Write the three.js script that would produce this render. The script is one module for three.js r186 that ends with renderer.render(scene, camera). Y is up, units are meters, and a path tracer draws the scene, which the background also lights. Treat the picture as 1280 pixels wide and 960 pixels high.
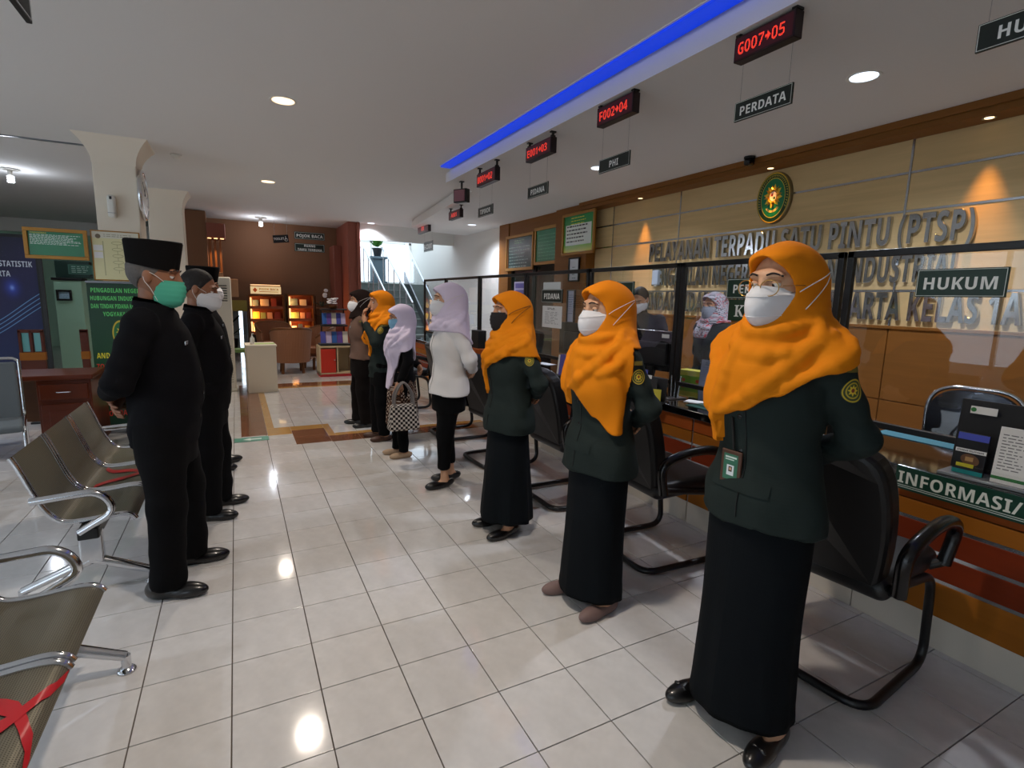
import * as THREE from 'three';
import { RoundedBoxGeometry } from 'three/addons/geometries/RoundedBoxGeometry.js';
import { mergeGeometries, mergeVertices } from 'three/addons/utils/BufferGeometryUtils.js';
import { TextGeometry } from 'three/addons/geometries/TextGeometry.js';
import { FontLoader } from 'three/addons/loaders/FontLoader.js';
import { RectAreaLightUniformsLib } from 'three/addons/lights/RectAreaLightUniformsLib.js';
import { ImprovedNoise } from 'three/addons/math/ImprovedNoise.js';

// ---------- camera, sky, exposure ----------
RectAreaLightUniformsLib.init();
const scene = new THREE.Scene();
const EYE = new THREE.Vector3(0, 1.402, 0), FOCAL = 660, RAD = Math.PI / 180;
const camera = new THREE.PerspectiveCamera(2 * Math.atan(480 / FOCAL) / RAD, 1280 / 960, 0.05, 120);
camera.position.copy(EYE);
camera.rotation.set(-9.16 * RAD, -27.55 * RAD, 1.43 * RAD, 'YXZ');
camera.updateMatrixWorld(true);
scene.add(camera);
scene.background = new THREE.Color().setRGB(4.0, 4.7, 5.4);          // overcast daylight, seen through the windows and the stair opening
const renderer = new THREE.WebGLRenderer({ antialias: true });
renderer.toneMapping = THREE.LinearToneMapping;
renderer.toneMappingExposure = 0.42;
renderer.shadowMap.enabled = true;
const LAMP = { warm: 26, cool: 33, wash: 13 };                          // candela of the recessed lamps

// ---------- measuring: a pixel gives a direction, the plane it meets gives the place ----------
const ROT = new THREE.Matrix4().extractRotation(camera.matrixWorld);
const ray = (u, v) => new THREE.Vector3((u - 640) / FOCAL, -(v - 480) / FOCAL, -1).applyMatrix4(ROT);
function onPlane(u, v, axis, val) { const d = ray(u, v), t = (val - EYE[axis]) / d[axis]; return EYE.clone().addScaledVector(d, t); }
const onX = (u, v, x) => onPlane(u, v, 'x', x), onY = (u, v, y) => onPlane(u, v, 'y', y), onZ = (u, v, z) => onPlane(u, v, 'z', z);
const V = (x, y, z) => new THREE.Vector3(x, y, z);

// ---------- random and noise ----------
let seed = 20211;
const rnd = () => { seed |= 0; seed = seed + 0x6D2B79F5 | 0; let t = Math.imul(seed ^ seed >>> 15, 1 | seed); t = t + Math.imul(t ^ t >>> 7, 61 | t) ^ t; return ((t ^ t >>> 14) >>> 0) / 4294967296; };
const rr = (a, b) => a + (b - a) * rnd();
const perlin = new ImprovedNoise();
const nz = (x, y, z) => perlin.noise(x, y, z);
const clamp = (x, a, b) => x < a ? a : x > b ? b : x;
const sstep = (a, b, x) => { const t = clamp((x - a) / (b - a), 0, 1); return t * t * (3 - 2 * t); };
const mix = (a, b, t) => a + (b - a) * t;

// ---------- textures ----------
function dataTex(n, fn, srgb = true) {
  const d = new Uint8Array(n * n * 4);
  for (let y = 0; y < n; y++) for (let x = 0; x < n; x++) { const c = fn(x / n, y / n), i = (y * n + x) * 4; d[i] = clamp(c[0], 0, 1) * 255; d[i + 1] = clamp(c[1], 0, 1) * 255; d[i + 2] = clamp(c[2], 0, 1) * 255; d[i + 3] = 255; }
  const t = new THREE.DataTexture(d, n, n); t.wrapS = t.wrapT = THREE.RepeatWrapping; t.magFilter = THREE.LinearFilter; t.minFilter = THREE.LinearFilter;
  if (srgb) t.colorSpace = THREE.SRGBColorSpace; t.needsUpdate = true; return t;
}
const tile = (f, x, y, s) => { const bx = x * s, by = y * s, a = f(bx, by), b = f(bx - s, by), c = f(bx, by - s), d = f(bx - s, by - s); const tx = x, ty = y; return mix(mix(a, b, tx), mix(c, d, tx), ty); };
const woodTex = dataTex(256, (x, y) => {          // grain runs along u
  const g = tile((a, b) => nz(a * .35, b * 6, 3.1) + .5 * nz(a * .9, b * 17, 8.2) + .35 * nz(a * 2.5, b * 40, 1.7), x, y, 4);
  const k = .95 + .05 * g; return [k, k * .985, k * .96];
});
const cloudTex = dataTex(128, (x, y) => { const k = .97 + .05 * tile((a, b) => nz(a, b, 5.5) + .5 * nz(a * 3, b * 3, 2.5), x, y, 5); return [k, k, k]; });
const weaveTex = dataTex(64, (x, y) => { const k = .5 + .25 * Math.sin(x * Math.PI * 32) + .25 * Math.sin(y * Math.PI * 32); return [k, k, k]; }, false);
const plasterTex = dataTex(128, (x, y) => { const k = .5 + .5 * tile((a, b) => nz(a * 4, b * 4, 9.5) + .5 * nz(a * 9, b * 9, 4.5), x, y, 6); return [k, k, k]; }, false);
const stoneTex = dataTex(128, (x, y) => { const n = tile((a, b) => nz(a * 7, b * 7, 1.5), x, y, 5); const k = n > .42 ? .9 : .45 + .25 * n; return [k, k, k * 1.02]; });
const perfTex = dataTex(64, (x, y) => { const a = x * 4 % 1 - .5, b = y * 4 % 1 - .5; const k = a * a + b * b < .06 ? .5 : .95; return [k, k, k]; });
function canvasTex(w, h, draw) {
  const c = document.createElement('canvas'); c.width = w; c.height = h; const g = c.getContext('2d'); draw(g, w, h);
  const t = new THREE.CanvasTexture(c); t.colorSpace = THREE.SRGBColorSpace; t.needsUpdate = true; return t;
}
const rep = (t, a, b) => { const c = t.clone(); c.repeat.set(a, b); c.needsUpdate = true; return c; };

// ---------- materials ----------
const std = (color, roughness = .6, o = {}) => new THREE.MeshStandardMaterial({ color, roughness, ...o });
const phys = (color, roughness = .6, o = {}) => new THREE.MeshPhysicalMaterial({ color, roughness, ...o });
const metric = (m, s = 1) => { m.userData.metric = s; return m; };
const M = {
  plaster: metric(std('#e2e1db', .9, { bumpMap: plasterTex, bumpScale: .0006 })),
  ceilPaint: metric(std('#e4e2df', .92, { bumpMap: plasterTex, bumpScale: .0005 })),
  column: metric(std('#eadfcd', .85, { bumpMap: plasterTex, bumpScale: .0005 })),
  brownPaint: metric(std('#7d563b', .8, { bumpMap: plasterTex, bumpScale: .0005 })),
  finPaint: metric(std('#8a4a38', .5)),
  mint: metric(std('#a9cfb8', .8)),
  olive: metric(std('#b3a04e', .8)),
  panelWood: metric(phys('#e4c794', .38, { specularIntensity: .4, map: rep(woodTex, 1, 1) })),
  panelWood2: metric(phys('#e1c38f', .38, { specularIntensity: .4, map: rep(woodTex, 1, 1) })),
  brownWood: metric(phys('#8c5c2a', .5, { specularIntensity: .4, map: woodTex })),
  darkWood: metric(phys('#6e4526', .4, { specularIntensity: .4, map: woodTex })),
  deskWood: metric(phys('#a85420', .5, { specularIntensity: .4, map: woodTex })),
  redWood: metric(phys('#7c2d0d', .5, { specularIntensity: .4, map: woodTex })),
  honeyWood: metric(phys('#a2621a', .5, { specularIntensity: .4, map: woodTex })),
  cherry: metric(phys('#5c2712', .35, { specularIntensity: .4, map: woodTex })),
  granite: metric(phys('#15151a', .08, { map: stoneTex, clearcoat: .6, clearcoatRoughness: .05 })),
  chrome: std('#d8dade', .14, { metalness: 1 }),
  steelStrip: std('#c9cdd2', .25, { metalness: 1 }),
  steelDull: std('#8f9196', .32, { metalness: 1 }),
  letters: std('#b9bbbd', .16, { metalness: 1 }),
  black: std('#08080a', .5),
  blackGloss: std('#0b0b0d', .25),
  blackMetal: std('#070708', .38),
  blackVinyl: phys('#070709', .42, { bumpMap: plasterTex, bumpScale: .0004 }),
  white: std('#e8e6e0', .5),
  whitePlastic: std('#e4e2da', .35),
  paper: std('#eceae4', .85),
  gold: std('#b98a2e', .32, { metalness: .7 }),
  goldFrame: std('#a8762c', .4, { metalness: .35 }),
  glass: phys('#ffffff', 0.0, { transmission: 1, thickness: 0, ior: 1.45, specularIntensity: 1 }),
  red: std('#b8201a', .45),
  tape: phys('#c01f28', .3),
  grout: std('#5a5148', .85),
};

// ---------- building ----------
const taken = new Map();
function numbered(n) { const k = taken.get(n) ?? 0; taken.set(n, k + 1); return k ? `${n}_${String(k).padStart(3, '0')}` : n; }
function flat(list) {                                     // geometries of any sort to one
  const gs = (Array.isArray(list) ? list : [list]).flat(9).filter(Boolean).map((g) => {
    let q = g.index ? g.toNonIndexed() : g;
    for (const k of Object.keys(q.attributes)) if (!['position', 'normal', 'uv'].includes(k)) q.deleteAttribute(k);
    if (!q.attributes.uv) q.setAttribute('uv', new THREE.BufferAttribute(new Float32Array(q.attributes.position.count * 2), 2));
    if (!q.attributes.normal) q.computeVertexNormals();
    q.morphAttributes = {}; return q;
  });
  return gs.length === 1 ? gs[0] : mergeGeometries(gs);
}
function metricUV(g, s) {
  const p = g.attributes.position, n = g.attributes.normal, uv = new Float32Array(p.count * 2);
  for (let i = 0; i < p.count; i++) {
    const ax = Math.abs(n.getX(i)), ay = Math.abs(n.getY(i)), az = Math.abs(n.getZ(i));
    let u, v; if (ay >= ax && ay >= az) { u = p.getX(i); v = p.getZ(i); } else if (ax >= az) { u = p.getZ(i); v = p.getY(i); } else { u = p.getX(i); v = p.getY(i); }
    uv[i * 2] = u / s; uv[i * 2 + 1] = v / s;
  }
  g.setAttribute('uv', new THREE.BufferAttribute(uv, 2)); return g;
}
function mesh(name, geos, mat, parent = scene) {
  let g = geos.isBufferGeometry && geos.attributes.uv && !mat.userData.metric ? geos : flat(geos);
  if (mat.userData.metric) g = metricUV(g, mat.userData.metric);
  const m = new THREE.Mesh(g, mat); m.name = parent === scene ? numbered(name) : name; m.castShadow = m.receiveShadow = true; parent.add(m); return m;
}
function tag(o, label, category, group, kind) { Object.assign(o.userData, { label, category }); if (group) o.userData.group = group; if (kind) o.userData.kind = kind; return o; }
function thing(name, label, category, pos = [0, 0, 0], turn = 0, group) { const o = new THREE.Group(); o.name = numbered(name); o.position.set(...pos); o.rotation.y = turn; scene.add(o); return tag(o, label, category, group); }
function struct(name, label, category, geos, mat) { const m = geos ? mesh(name, geos, mat) : thing(name, label, category); return tag(m, label, category, null, 'structure'); }
function copy(o, pos, turn, label) { const c = o.clone(); c.userData = { ...o.userData }; c.name = numbered(o.name.replace(/_\d{3}$/, '')); c.position.set(...pos); if (turn !== undefined) c.rotation.y = turn; if (label) c.userData.label = label; scene.add(c); return c; }
// shapes (centre, turned about y)
const put = (g, x = 0, y = 0, z = 0, ry = 0, rx = 0, rz = 0) => { if (rz) g.rotateZ(rz); if (rx) g.rotateX(rx); if (ry) g.rotateY(ry); g.translate(x, y, z); return g; };
const box = (w, h, d, x, y, z, ry, rx, rz) => put(new THREE.BoxGeometry(w, h, d), x, y, z, ry, rx, rz);
const rbox = (w, h, d, r, x, y, z, ry, rx, rz, seg = 2) => put(new RoundedBoxGeometry(w, h, d, seg, Math.min(r, w / 2.01, h / 2.01, d / 2.01)), x, y, z, ry, rx, rz);
const span = (x0, x1, y0, y1, z0, z1, r = 0) => r ? rbox(Math.abs(x1 - x0), Math.abs(y1 - y0), Math.abs(z1 - z0), r, (x0 + x1) / 2, (y0 + y1) / 2, (z0 + z1) / 2, 0, 0, 0, 1) : box(Math.abs(x1 - x0), Math.abs(y1 - y0), Math.abs(z1 - z0), (x0 + x1) / 2, (y0 + y1) / 2, (z0 + z1) / 2);
const cyl = (r0, r1, h, x, y, z, seg = 20, rx, rz) => put(new THREE.CylinderGeometry(r0, r1, h, seg), x, y, z, 0, rx, rz);
const sph = (r, x, y, z, sx = 1, sy = 1, sz = 1, n = 16) => put(new THREE.SphereGeometry(r, n, Math.max(8, n * .7 | 0)).scale(sx, sy, sz), x, y, z);
const lathe = (pts, x, y, z, seg = 24) => put(new THREE.LatheGeometry(pts.map(([a, b]) => new THREE.Vector2(a, b)), seg), x, y, z);
function rod(a, b, r, seg = 10, r2 = r) { const d = b.clone().sub(a), g = new THREE.CylinderGeometry(r2, r, d.length(), seg); g.applyQuaternion(new THREE.Quaternion().setFromUnitVectors(V(0, 1, 0), d.clone().normalize())); const c = a.clone().add(b).multiplyScalar(.5); g.translate(c.x, c.y, c.z); return g; }
function bent(pts, fillet, r, seg = 10, closed = false) {  // tube through corners with rounded bends
  const P = pts.map((p) => p.isVector3 ? p : V(...p)), cp = new THREE.CurvePath(), n = P.length; let last = null;
  const first = closed ? 0 : 1, end = closed ? n : n - 1; let start0 = null;
  if (!closed) last = P[0].clone();
  for (let i = first; i < end; i++) {
    const a = P[(i - 1 + n) % n], b = P[i], c = P[(i + 1) % n], f = Math.min(fillet, a.distanceTo(b) * .49, b.distanceTo(c) * .49);
    const s = b.clone().add(a.clone().sub(b).setLength(f)), e = b.clone().add(c.clone().sub(b).setLength(f));
    if (last) { if (last.distanceTo(s) > 1e-5) cp.add(new THREE.LineCurve3(last, s)); } else start0 = s.clone();
    cp.add(new THREE.QuadraticBezierCurve3(s, b, e)); last = e;
  }
  if (closed) cp.add(new THREE.LineCurve3(last, start0)); else cp.add(new THREE.LineCurve3(last, P[n - 1]));
  const len = cp.getLength(); return new THREE.TubeGeometry(cp, Math.max(8, Math.ceil(len / .02)), r, seg, false);
}
const spline = (pts, r, n = 24, seg = 8, closed = false) => new THREE.TubeGeometry(new THREE.CatmullRomCurve3(pts.map((p) => p.isVector3 ? p : V(...p)), closed), n, r, seg, closed);
function extrude(pts, depth, bevel = 0, holes = []) {
  const s = new THREE.Shape(pts.map(([a, b]) => new THREE.Vector2(a, b))); for (const h of holes) s.holes.push(new THREE.Path(h.map(([a, b]) => new THREE.Vector2(a, b))));
  return new THREE.ExtrudeGeometry(s, { depth, bevelEnabled: bevel > 0, bevelThickness: bevel, bevelSize: bevel, bevelOffset: -bevel, bevelSegments: 2, curveSegments: 12 });
}
function plate(w, h, x, y, z, ry = 0, rx = 0) { return put(new THREE.PlaneGeometry(w, h), x, y, z, ry, rx); }
const printed = (tex, roughness = .5, o = {}) => std('#ffffff', roughness, { map: tex, ...o });
function spot(x, y, z, color, cd, angle, pen, tx, ty, tz, parent = scene, size = 1.5) {
  const l = new THREE.SpotLight(color, cd, 0, angle, pen, 2); l.position.set(x, y, z); l.target.position.set(tx, ty, tz); l.castShadow = true; l.shadow.radius = size; l.shadow.mapSize.set(512, 512); l.shadow.bias = -.0005; l.name = 'lamp_light'; parent.add(l); parent.add(l.target); return l;
}

// ================= the building =================
const XW = 4.70, ZF = -13.4, ZB = 3.2, XL = -6.5, ZE = -16.8, YM = 2.95, YS = 2.788, T = .285, TX = -.083, TZ = -1.523;

// ---------- floor: glossy white tiles, each a piece ----------
{
  const floor = struct('floor', 'glossy off-white square tile floor of the public hall', 'floor');
  mesh('screed', span(XL, XW + .2, -.12, -.006, ZE, ZB), M.grout, floor);
  const hues = ['#d8d5d1', '#dad7d3', '#d5d2ce', '#d8d6d3'];
  const tm = hues.map((c) => phys(c, .09, { clearcoat: .5, clearcoatRoughness: .04, map: cloudTex }));
  const g = rbox(T - .004, .01, T - .004, .0015, 0, -.005, 0, 0, 0, 0, 1), low = [];
  const cells = [];
  for (let i = -23; i < 17; i++) for (let j = -17; j < 54; j++) {
    const x = TX + (i + .5) * T, z = TZ - (j + .5) * T; if (x < XL + .1 || x > XW - .02 || z > ZB - .1 || z < ZE + .1) continue;
    const p = V(x, 0, z).project(camera), d = Math.hypot(x, z), front = V(x, 0, z).applyMatrix4(camera.matrixWorldInverse).z < -.2;
    const seen = front && Math.abs(p.x) < 1.05 && Math.abs(p.y) < 1.1 && x < 2.5 && x > -2.2;
    cells.push({ x, z, w: seen ? 1 / (d * d * d) : -d });
  }
  cells.sort((a, b) => b.w - a.w);
  cells.forEach((c, k) => {
    if (k < 296) { const m = mesh('tile', g, tm[(rnd() * 4) | 0], floor); m.position.set(c.x, 0, c.z); }
    else low.push(box(T - .004, .01, T - .004, c.x, -.005, c.z));
  });
  mesh('tile_field', low, tm[0], floor).userData.kind = 'stuff';
  const brown = phys('#7d5138', .12, { clearcoat: .4, map: cloudTex }), tan = phys('#bd9050', .12, { clearcoat: .4, map: cloudTex });
  const band = (x0, x1, z0, z1, m) => { const nx = Math.max(1, Math.round((x1 - x0) / T)), nn = Math.max(1, Math.round((z0 - z1) / T)); for (let a = 0; a < nx; a++) for (let b = 0; b < nn; b++) { const w = (x1 - x0) / nx, d = (z0 - z1) / nn; mesh('inlay_tile', rbox(w - .002, .004, d - .002, .0015, x0 + (a + .5) * w, .0005, z0 - (b + .5) * d, 0, 0, 0, 1), m, floor); } };
  band(-.02, .215, -5.66, -8.9, brown); band(.44, .76, -5.19, -5.75, brown); band(.76, 2.46, -5.17, -5.40, brown); band(.215, 2.46, -8.55, -8.9, brown);
  band(.215, .29, -5.93, -8.45, tan); band(.215, .44, -5.62, -5.93, tan); band(.44, .76, -5.75, -5.93, tan); band(.76, .83, -5.40, -5.93, tan); band(.83, 2.46, -5.40, -5.50, tan); band(.215, 2.46, -8.45, -8.55, tan);
}

// ---------- ceilings ----------
struct('ceiling', 'plain off-white painted main ceiling with recessed warm lamps', 'ceiling', [span(XL - .2, 2.42, YM, YM + .18, ZE, ZB), span(2.42, XW + .2, YM, YM + .18, -12.3, ZB)], M.ceilPaint);  // added skylight: slab left open over the landing to brighten stairs and wall
{
  const arc = (cx, cz, r, a0, a1, n = 10) => Array.from({ length: n + 1 }, (_, i) => { const a = mix(a0, a1, i / n); return [cx + r * Math.cos(a), cz + r * Math.sin(a)]; });
  // plan outline in (x, -z): along the fascia, round its end, then the narrower tail
  const out = [[XW, -ZB], [2.37, -ZB], ...arc(2.67, 6.38, .3, Math.PI, Math.PI / 2, 8), [2.84, 6.70], [3.25, 10.7], ...arc(3.85, 10.72, .6, Math.PI, Math.PI / 2, 8), [XW, 11.45]];
  const g = extrude(out, YM - .05 - YS, 0); g.rotateX(-Math.PI / 2); g.translate(0, YS, 0);
  const up = extrude(out.map(([x, z]) => [x === XW ? x : x + .03, Math.max(-ZB, z - .03)]), .05, 0); up.rotateX(-Math.PI / 2); up.translate(0, YM - .05, 0);
  struct('ceiling', 'lowered white ceiling over the service counter with a rounded end', 'ceiling', [g, up], M.ceilPaint);
  // the blue lamp strip in the cove above the fascia
  const led = thing('led_strip', 'long blue light strip along the lowered ceiling edge', 'light strip');
  mesh('channel', span(2.235, 2.372, YM - .008, YM - .0005, 2.92, -6.30), M.white, led);
  mesh('diffuser', span(2.245, 2.368, YM - .026, YM - .008, 2.9, -6.28, .004), std('#0a2cff', .5, { emissive: new THREE.Color('#1250ff'), emissiveIntensity: 1.0 }), led);
  for (const zz of [1.35, -1.75, -4.85]) { const l = new THREE.RectAreaLight('#1440ff', .3, .11, 3.0); l.position.set(2.30, YM - .032, zz); l.lookAt(2.30, 0, zz); l.name = 'strip_light'; led.add(l); }
}
// seam of the side ceiling
struct('trim', 'thin shadow-gap bead across the side ceiling by the column', 'trim', span(XL, -1.26, YM - .012, YM, -7.62, -7.58), M.steelDull);

// ---------- right wall: laminate panels with steel strips ----------
{
  const w = struct('wall_right', 'beige wood laminate panel wall with polished steel strips behind the counter', 'wall');
  mesh('backing', span(XW + .012, XW + .2, 0, YM, ZB, -6.5), M.brownWood, w);
  const ys = [2.72, 2.445, 2.154, 1.845, 1.54, 1.25], zs = [ZB - .02, 2.42, 0, -2.42, -4.84, -6.09, -6.5];
  for (let b = 0; b < zs.length - 1; b++) {
    for (let a = 0; a < ys.length - 1; a++) mesh('panel', span(XW, XW + .014, ys[a] - .009, ys[a + 1] + .009, zs[b] - .009, zs[b + 1] + .009, .003), (a + b) % 2 ? M.panelWood : M.panelWood2, w);
    mesh('lower_panel', span(XW - .004, XW + .014, 1.238, .66, zs[b] - .004, zs[b + 1] + .004, .003), M.brownWood, w);
    mesh('lower_panel', span(XW - .004, XW + .014, .652, .02, zs[b] - .004, zs[b + 1] + .004, .003), M.brownWood, w);
    for (let a = 1; a < ys.length - 1; a++) mesh('steel_strip', span(XW - .002, XW + .012, ys[a] - .008, ys[a] + .008, zs[b] - .01, zs[b + 1] + .01), M.steelStrip, w);
    if (b) mesh('steel_strip', span(XW - .003, XW + .012, 1.25, 2.72, zs[b] - .008, zs[b] + .008), M.steelStrip, w);
  }
  mesh('dado_rail', span(XW - .02, XW + .012, 1.238, 1.262, ZB - .02, -6.5, .003), M.brownWood, w);
  struct('trim', 'deep brown wooden cornice along the top of the panel wall', 'trim', [span(4.50, XW + .012, 2.69, YS, ZB - .02, -6.62, .004), span(4.47, 4.50, 2.735, YS, ZB - .02, -6.62, .004)], M.brownWood);
}
// warm wall-wash spots in the cornice
{
  const lamp = std('#ffffff', .4, { emissive: new THREE.Color('#ffd9a0'), emissiveIntensity: 6 });
  const lab = ['small warm recessed spot in the cornice beyond the end of the chrome wall text', 'small warm recessed spot above the oval court emblem', 'small warm recessed spot beside the framed green boards'];
  [[1237, 157], [965, 210], [802, 250]].forEach(([u, v], i) => {
    const p = onX(u, v, 4.61), t = thing('wall_spot', lab[i], 'lamp', [4.59, 2.69, p.z], 0, 'cornice spots');
    mesh('ring', lathe([[.026, .0], [.04, -.004], [.042, -.001], [.04, .002]], 0, 0, 0, 20), M.steelStrip, t);
    mesh('bulb', cyl(.026, .026, .004, 0, -.001, 0, 18), lamp, t);
    spot(0, -.008, 0, '#ffb257', LAMP.wash, .36, 1, .03, -2, 0, t, 1);
  });
}

// ---------- boards pier, glazed doors, white end wall ----------
{
  const w = struct('wall_right', 'brown wood clad pier with framed boards beside the panel wall', 'wall');
  mesh('pier', span(4.55, XW + .2, 0, YS, -6.5, -7.36, .004), M.brownWood, w);
  mesh('pier', span(4.60, XW + .2, 0, YS, -9.1, -9.5, .004), M.brownWood, w);
  mesh('lintel', span(4.62, XW + .2, 2.02, YS, -7.36, -9.1), M.brownWood, w);
  const d = struct('door', 'dark framed glazed door under the framed boards', 'door');
  for (const [a, b] of [[-7.38, -8.2], [-8.22, -9.08]]) {
    mesh('door_frame', [span(4.66, 4.71, 0, 2.02, a, a - .05), span(4.66, 4.71, 0, 2.02, b, b + .05), span(4.66, 4.71, 1.97, 2.02, a, b), span(4.66, 4.71, 0, .08, a, b), span(4.66, 4.71, .82, .88, a, b)], M.blackMetal, d);
    mesh('pane', span(4.68, 4.686, .08, 1.97, a - .05, b + .05), std('#1c2422', .08), d);
  }
  struct('wall_right', 'plain white wall beside the staircase', 'wall', [span(XW, XW + .2, 0, YM, -9.5, ZF - 2.4)], M.plaster);
}
// ---------- far wall, fin, staircase ----------
struct('wall_far', 'brown painted end wall of the reading corner', 'wall', [span(.22, 2.24, 0, YM, ZF, ZF - .2), span(-1.2, .22, 1.12, YM, ZF, ZF - .2)], M.brownPaint);
struct('wall_far', 'olive painted strip low on the end wall by the passage', 'wall', [span(-1.2, .22, .98, 1.22, ZF + .02, ZF - .18)], M.olive);
struct('wall_far', 'reddish brown wall fin dividing reading corner and staircase', 'wall', [span(2.2, 2.42, 0, YM, -12.0, ZF - .2, .02), span(2.02, 2.2, 0, 2.5, -12.75, ZF, .02), span(2.38, 2.46, 0, YM, -11.96, -12.2, .02)], M.finPaint);
struct('wall_far', 'white lintel above the staircase opening', 'wall', [span(2.42, XW, 2.62, YM + .18, -12.2, -12.3)], M.plaster);
{
  const st = struct('stairs', 'grey staircase rising toward the bright landing', 'stairs');
  const n = 10, z0 = -11.5, run = .26, rise = .172, x0 = 2.46, x1 = 4.0;
  const risM = metric(std('#7c8886', .4)), trM = risM;
  for (let i = 0; i < n; i++) { mesh('riser', span(x0, x1, 0, (i + 1) * rise - .03, z0 - i * run, z0 - (i + 1) * run), risM, st); mesh('tread', span(x0, x1, (i + 1) * rise - .03, (i + 1) * rise, z0 - i * run + .025, z0 - (i + 1) * run, .006), trM, st); }
  mesh('landing', span(x0, XW, 0, n * rise, z0 - n * run, ZF - 2.4), risM, st);
  const hr = thing('stair_railing', 'polished steel railing with thin bars on the staircase', 'railing', [2.95, 0, 0]);
  const A = V(0, .35 + .9, z0 + .1), B = V(0, n * rise + .9, z0 - n * run + .1);
  mesh('handrail', bent([V(0, A.y, A.z), B, V(0, B.y, B.z - .35)], .1, .025), M.steelStrip, hr); mesh('handrail', bent([V(.5, A.y, A.z), V(.5, B.y, B.z), V(.5, B.y, B.z - .35)], .1, .025), M.steelStrip, hr);
  for (let i = 0; i <= n; i += 2) for (const x of [0, .5]) { const t = i / n; mesh('baluster', rod(V(x, t * n * rise + .17 * (t < .98), mix(A.z, B.z, t)), V(x, mix(A.y, B.y, t), mix(A.z, B.z, t)), .012), M.steelStrip, hr); }
  const gr = thing('glass_balustrade', 'clear glass stair balustrade with slanted steel rail', 'balustrade', [4.02, 0, 0]);
  const sh = extrude([[11.4, .3], [14.1, 2.05], [14.1, 2.85], [11.4, 1.1]], .012); sh.rotateY(Math.PI / 2);
  mesh('pane', sh, M.glass, gr);
  mesh('handrail', rod(V(.006, 1.1, -11.4), V(.006, 2.88, -14.1), .025), M.steelStrip, gr);
  mesh('skirting', extrude([[11.4, .05], [14.1, 1.8], [14.1, 2.05], [11.4, .3]], .03).rotateY(Math.PI / 2), M.steelDull, gr);
  struct('wall_far', 'white side wall of the stair landing', 'wall', [span(2.24, 2.44, 0, YM, ZF - .2, ZF - 2.4)], M.plaster);
  // landing window: open to the sky
  const win = struct('window_1', 'tall bright landing window at the head of the stairs', 'window');
  mesh('window_frame', [span(2.4, XW, n * rise, n * rise + .08, ZF - 2.3, ZF - 2.36), span(2.4, XW, YM - .06, YM, ZF - 2.3, ZF - 2.36), span(3.5, 3.56, n * rise, YM, ZF - 2.3, ZF - 2.36), span(2.44, 2.5, n * rise, YM, ZF - 2.3, ZF - 2.36), span(XW - .06, XW, n * rise, YM, ZF - 2.3, ZF - 2.36)], M.white, win);
  mesh('pane', span(2.5, XW - .06, n * rise + .08, YM - .06, ZF - 2.33, ZF - 2.334), M.glass, win);
  const ped = thing('plant_pedestal', 'blue-grey square pedestal on the stair landing', 'pedestal', [3.42, n * rise, -14.5]);
  mesh('shaft', rbox(.34, .62, .34, .01, 0, .33, 0), std('#5f7581', .6), ped); mesh('cap', rbox(.44, .06, .44, .01, 0, .67, 0), std('#6a808c', .6), ped); mesh('plinth', rbox(.42, .06, .42, .01, 0, .03, 0), std('#566a75', .6), ped);
  const pl = thing('potted_plant', 'leafy green plant in a dark pot on the landing pedestal', 'plant', [3.42, n * rise + .70, -14.5]);
  mesh('pot', lathe([[0, 0], [.09, 0], [.13, .2], [.145, .2], [.145, .23], [.12, .23], [.11, .18], [0, .18]], 0, 0, 0), std('#2b2f33', .5), pl);
  const leafG = () => { const s = new THREE.SphereGeometry(1, 8, 6); s.scale(.05, .008, .10); return s; };
  for (let i = 0; i < 26; i++) { const a = rr(0, 6.28), e = rr(.1, 1.2), g = leafG(); g.translate(0, 0, .1); g.rotateX(-e); g.rotateY(a); g.translate(rr(-.05, .05), .25 + rr(0, .12), rr(-.05, .05)); mesh('leaf', g, std('#4f8a3a', .6), pl); }
}
// passage behind the end wall, with a narrow daylight window
struct('wall_far', 'dim passage wall behind the low opening', 'wall', [span(-1.4, .05, 0, YM, ZF - 2.2, ZF - 2.4), span(.14, .42, 0, YM, ZF - 2.2, ZF - 2.4), span(.05, .14, 1.15, YM, ZF - 2.2, ZF - 2.4), span(.22, .42, 0, YM, ZF - .2, ZF - 2.2)], M.plaster);

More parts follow.
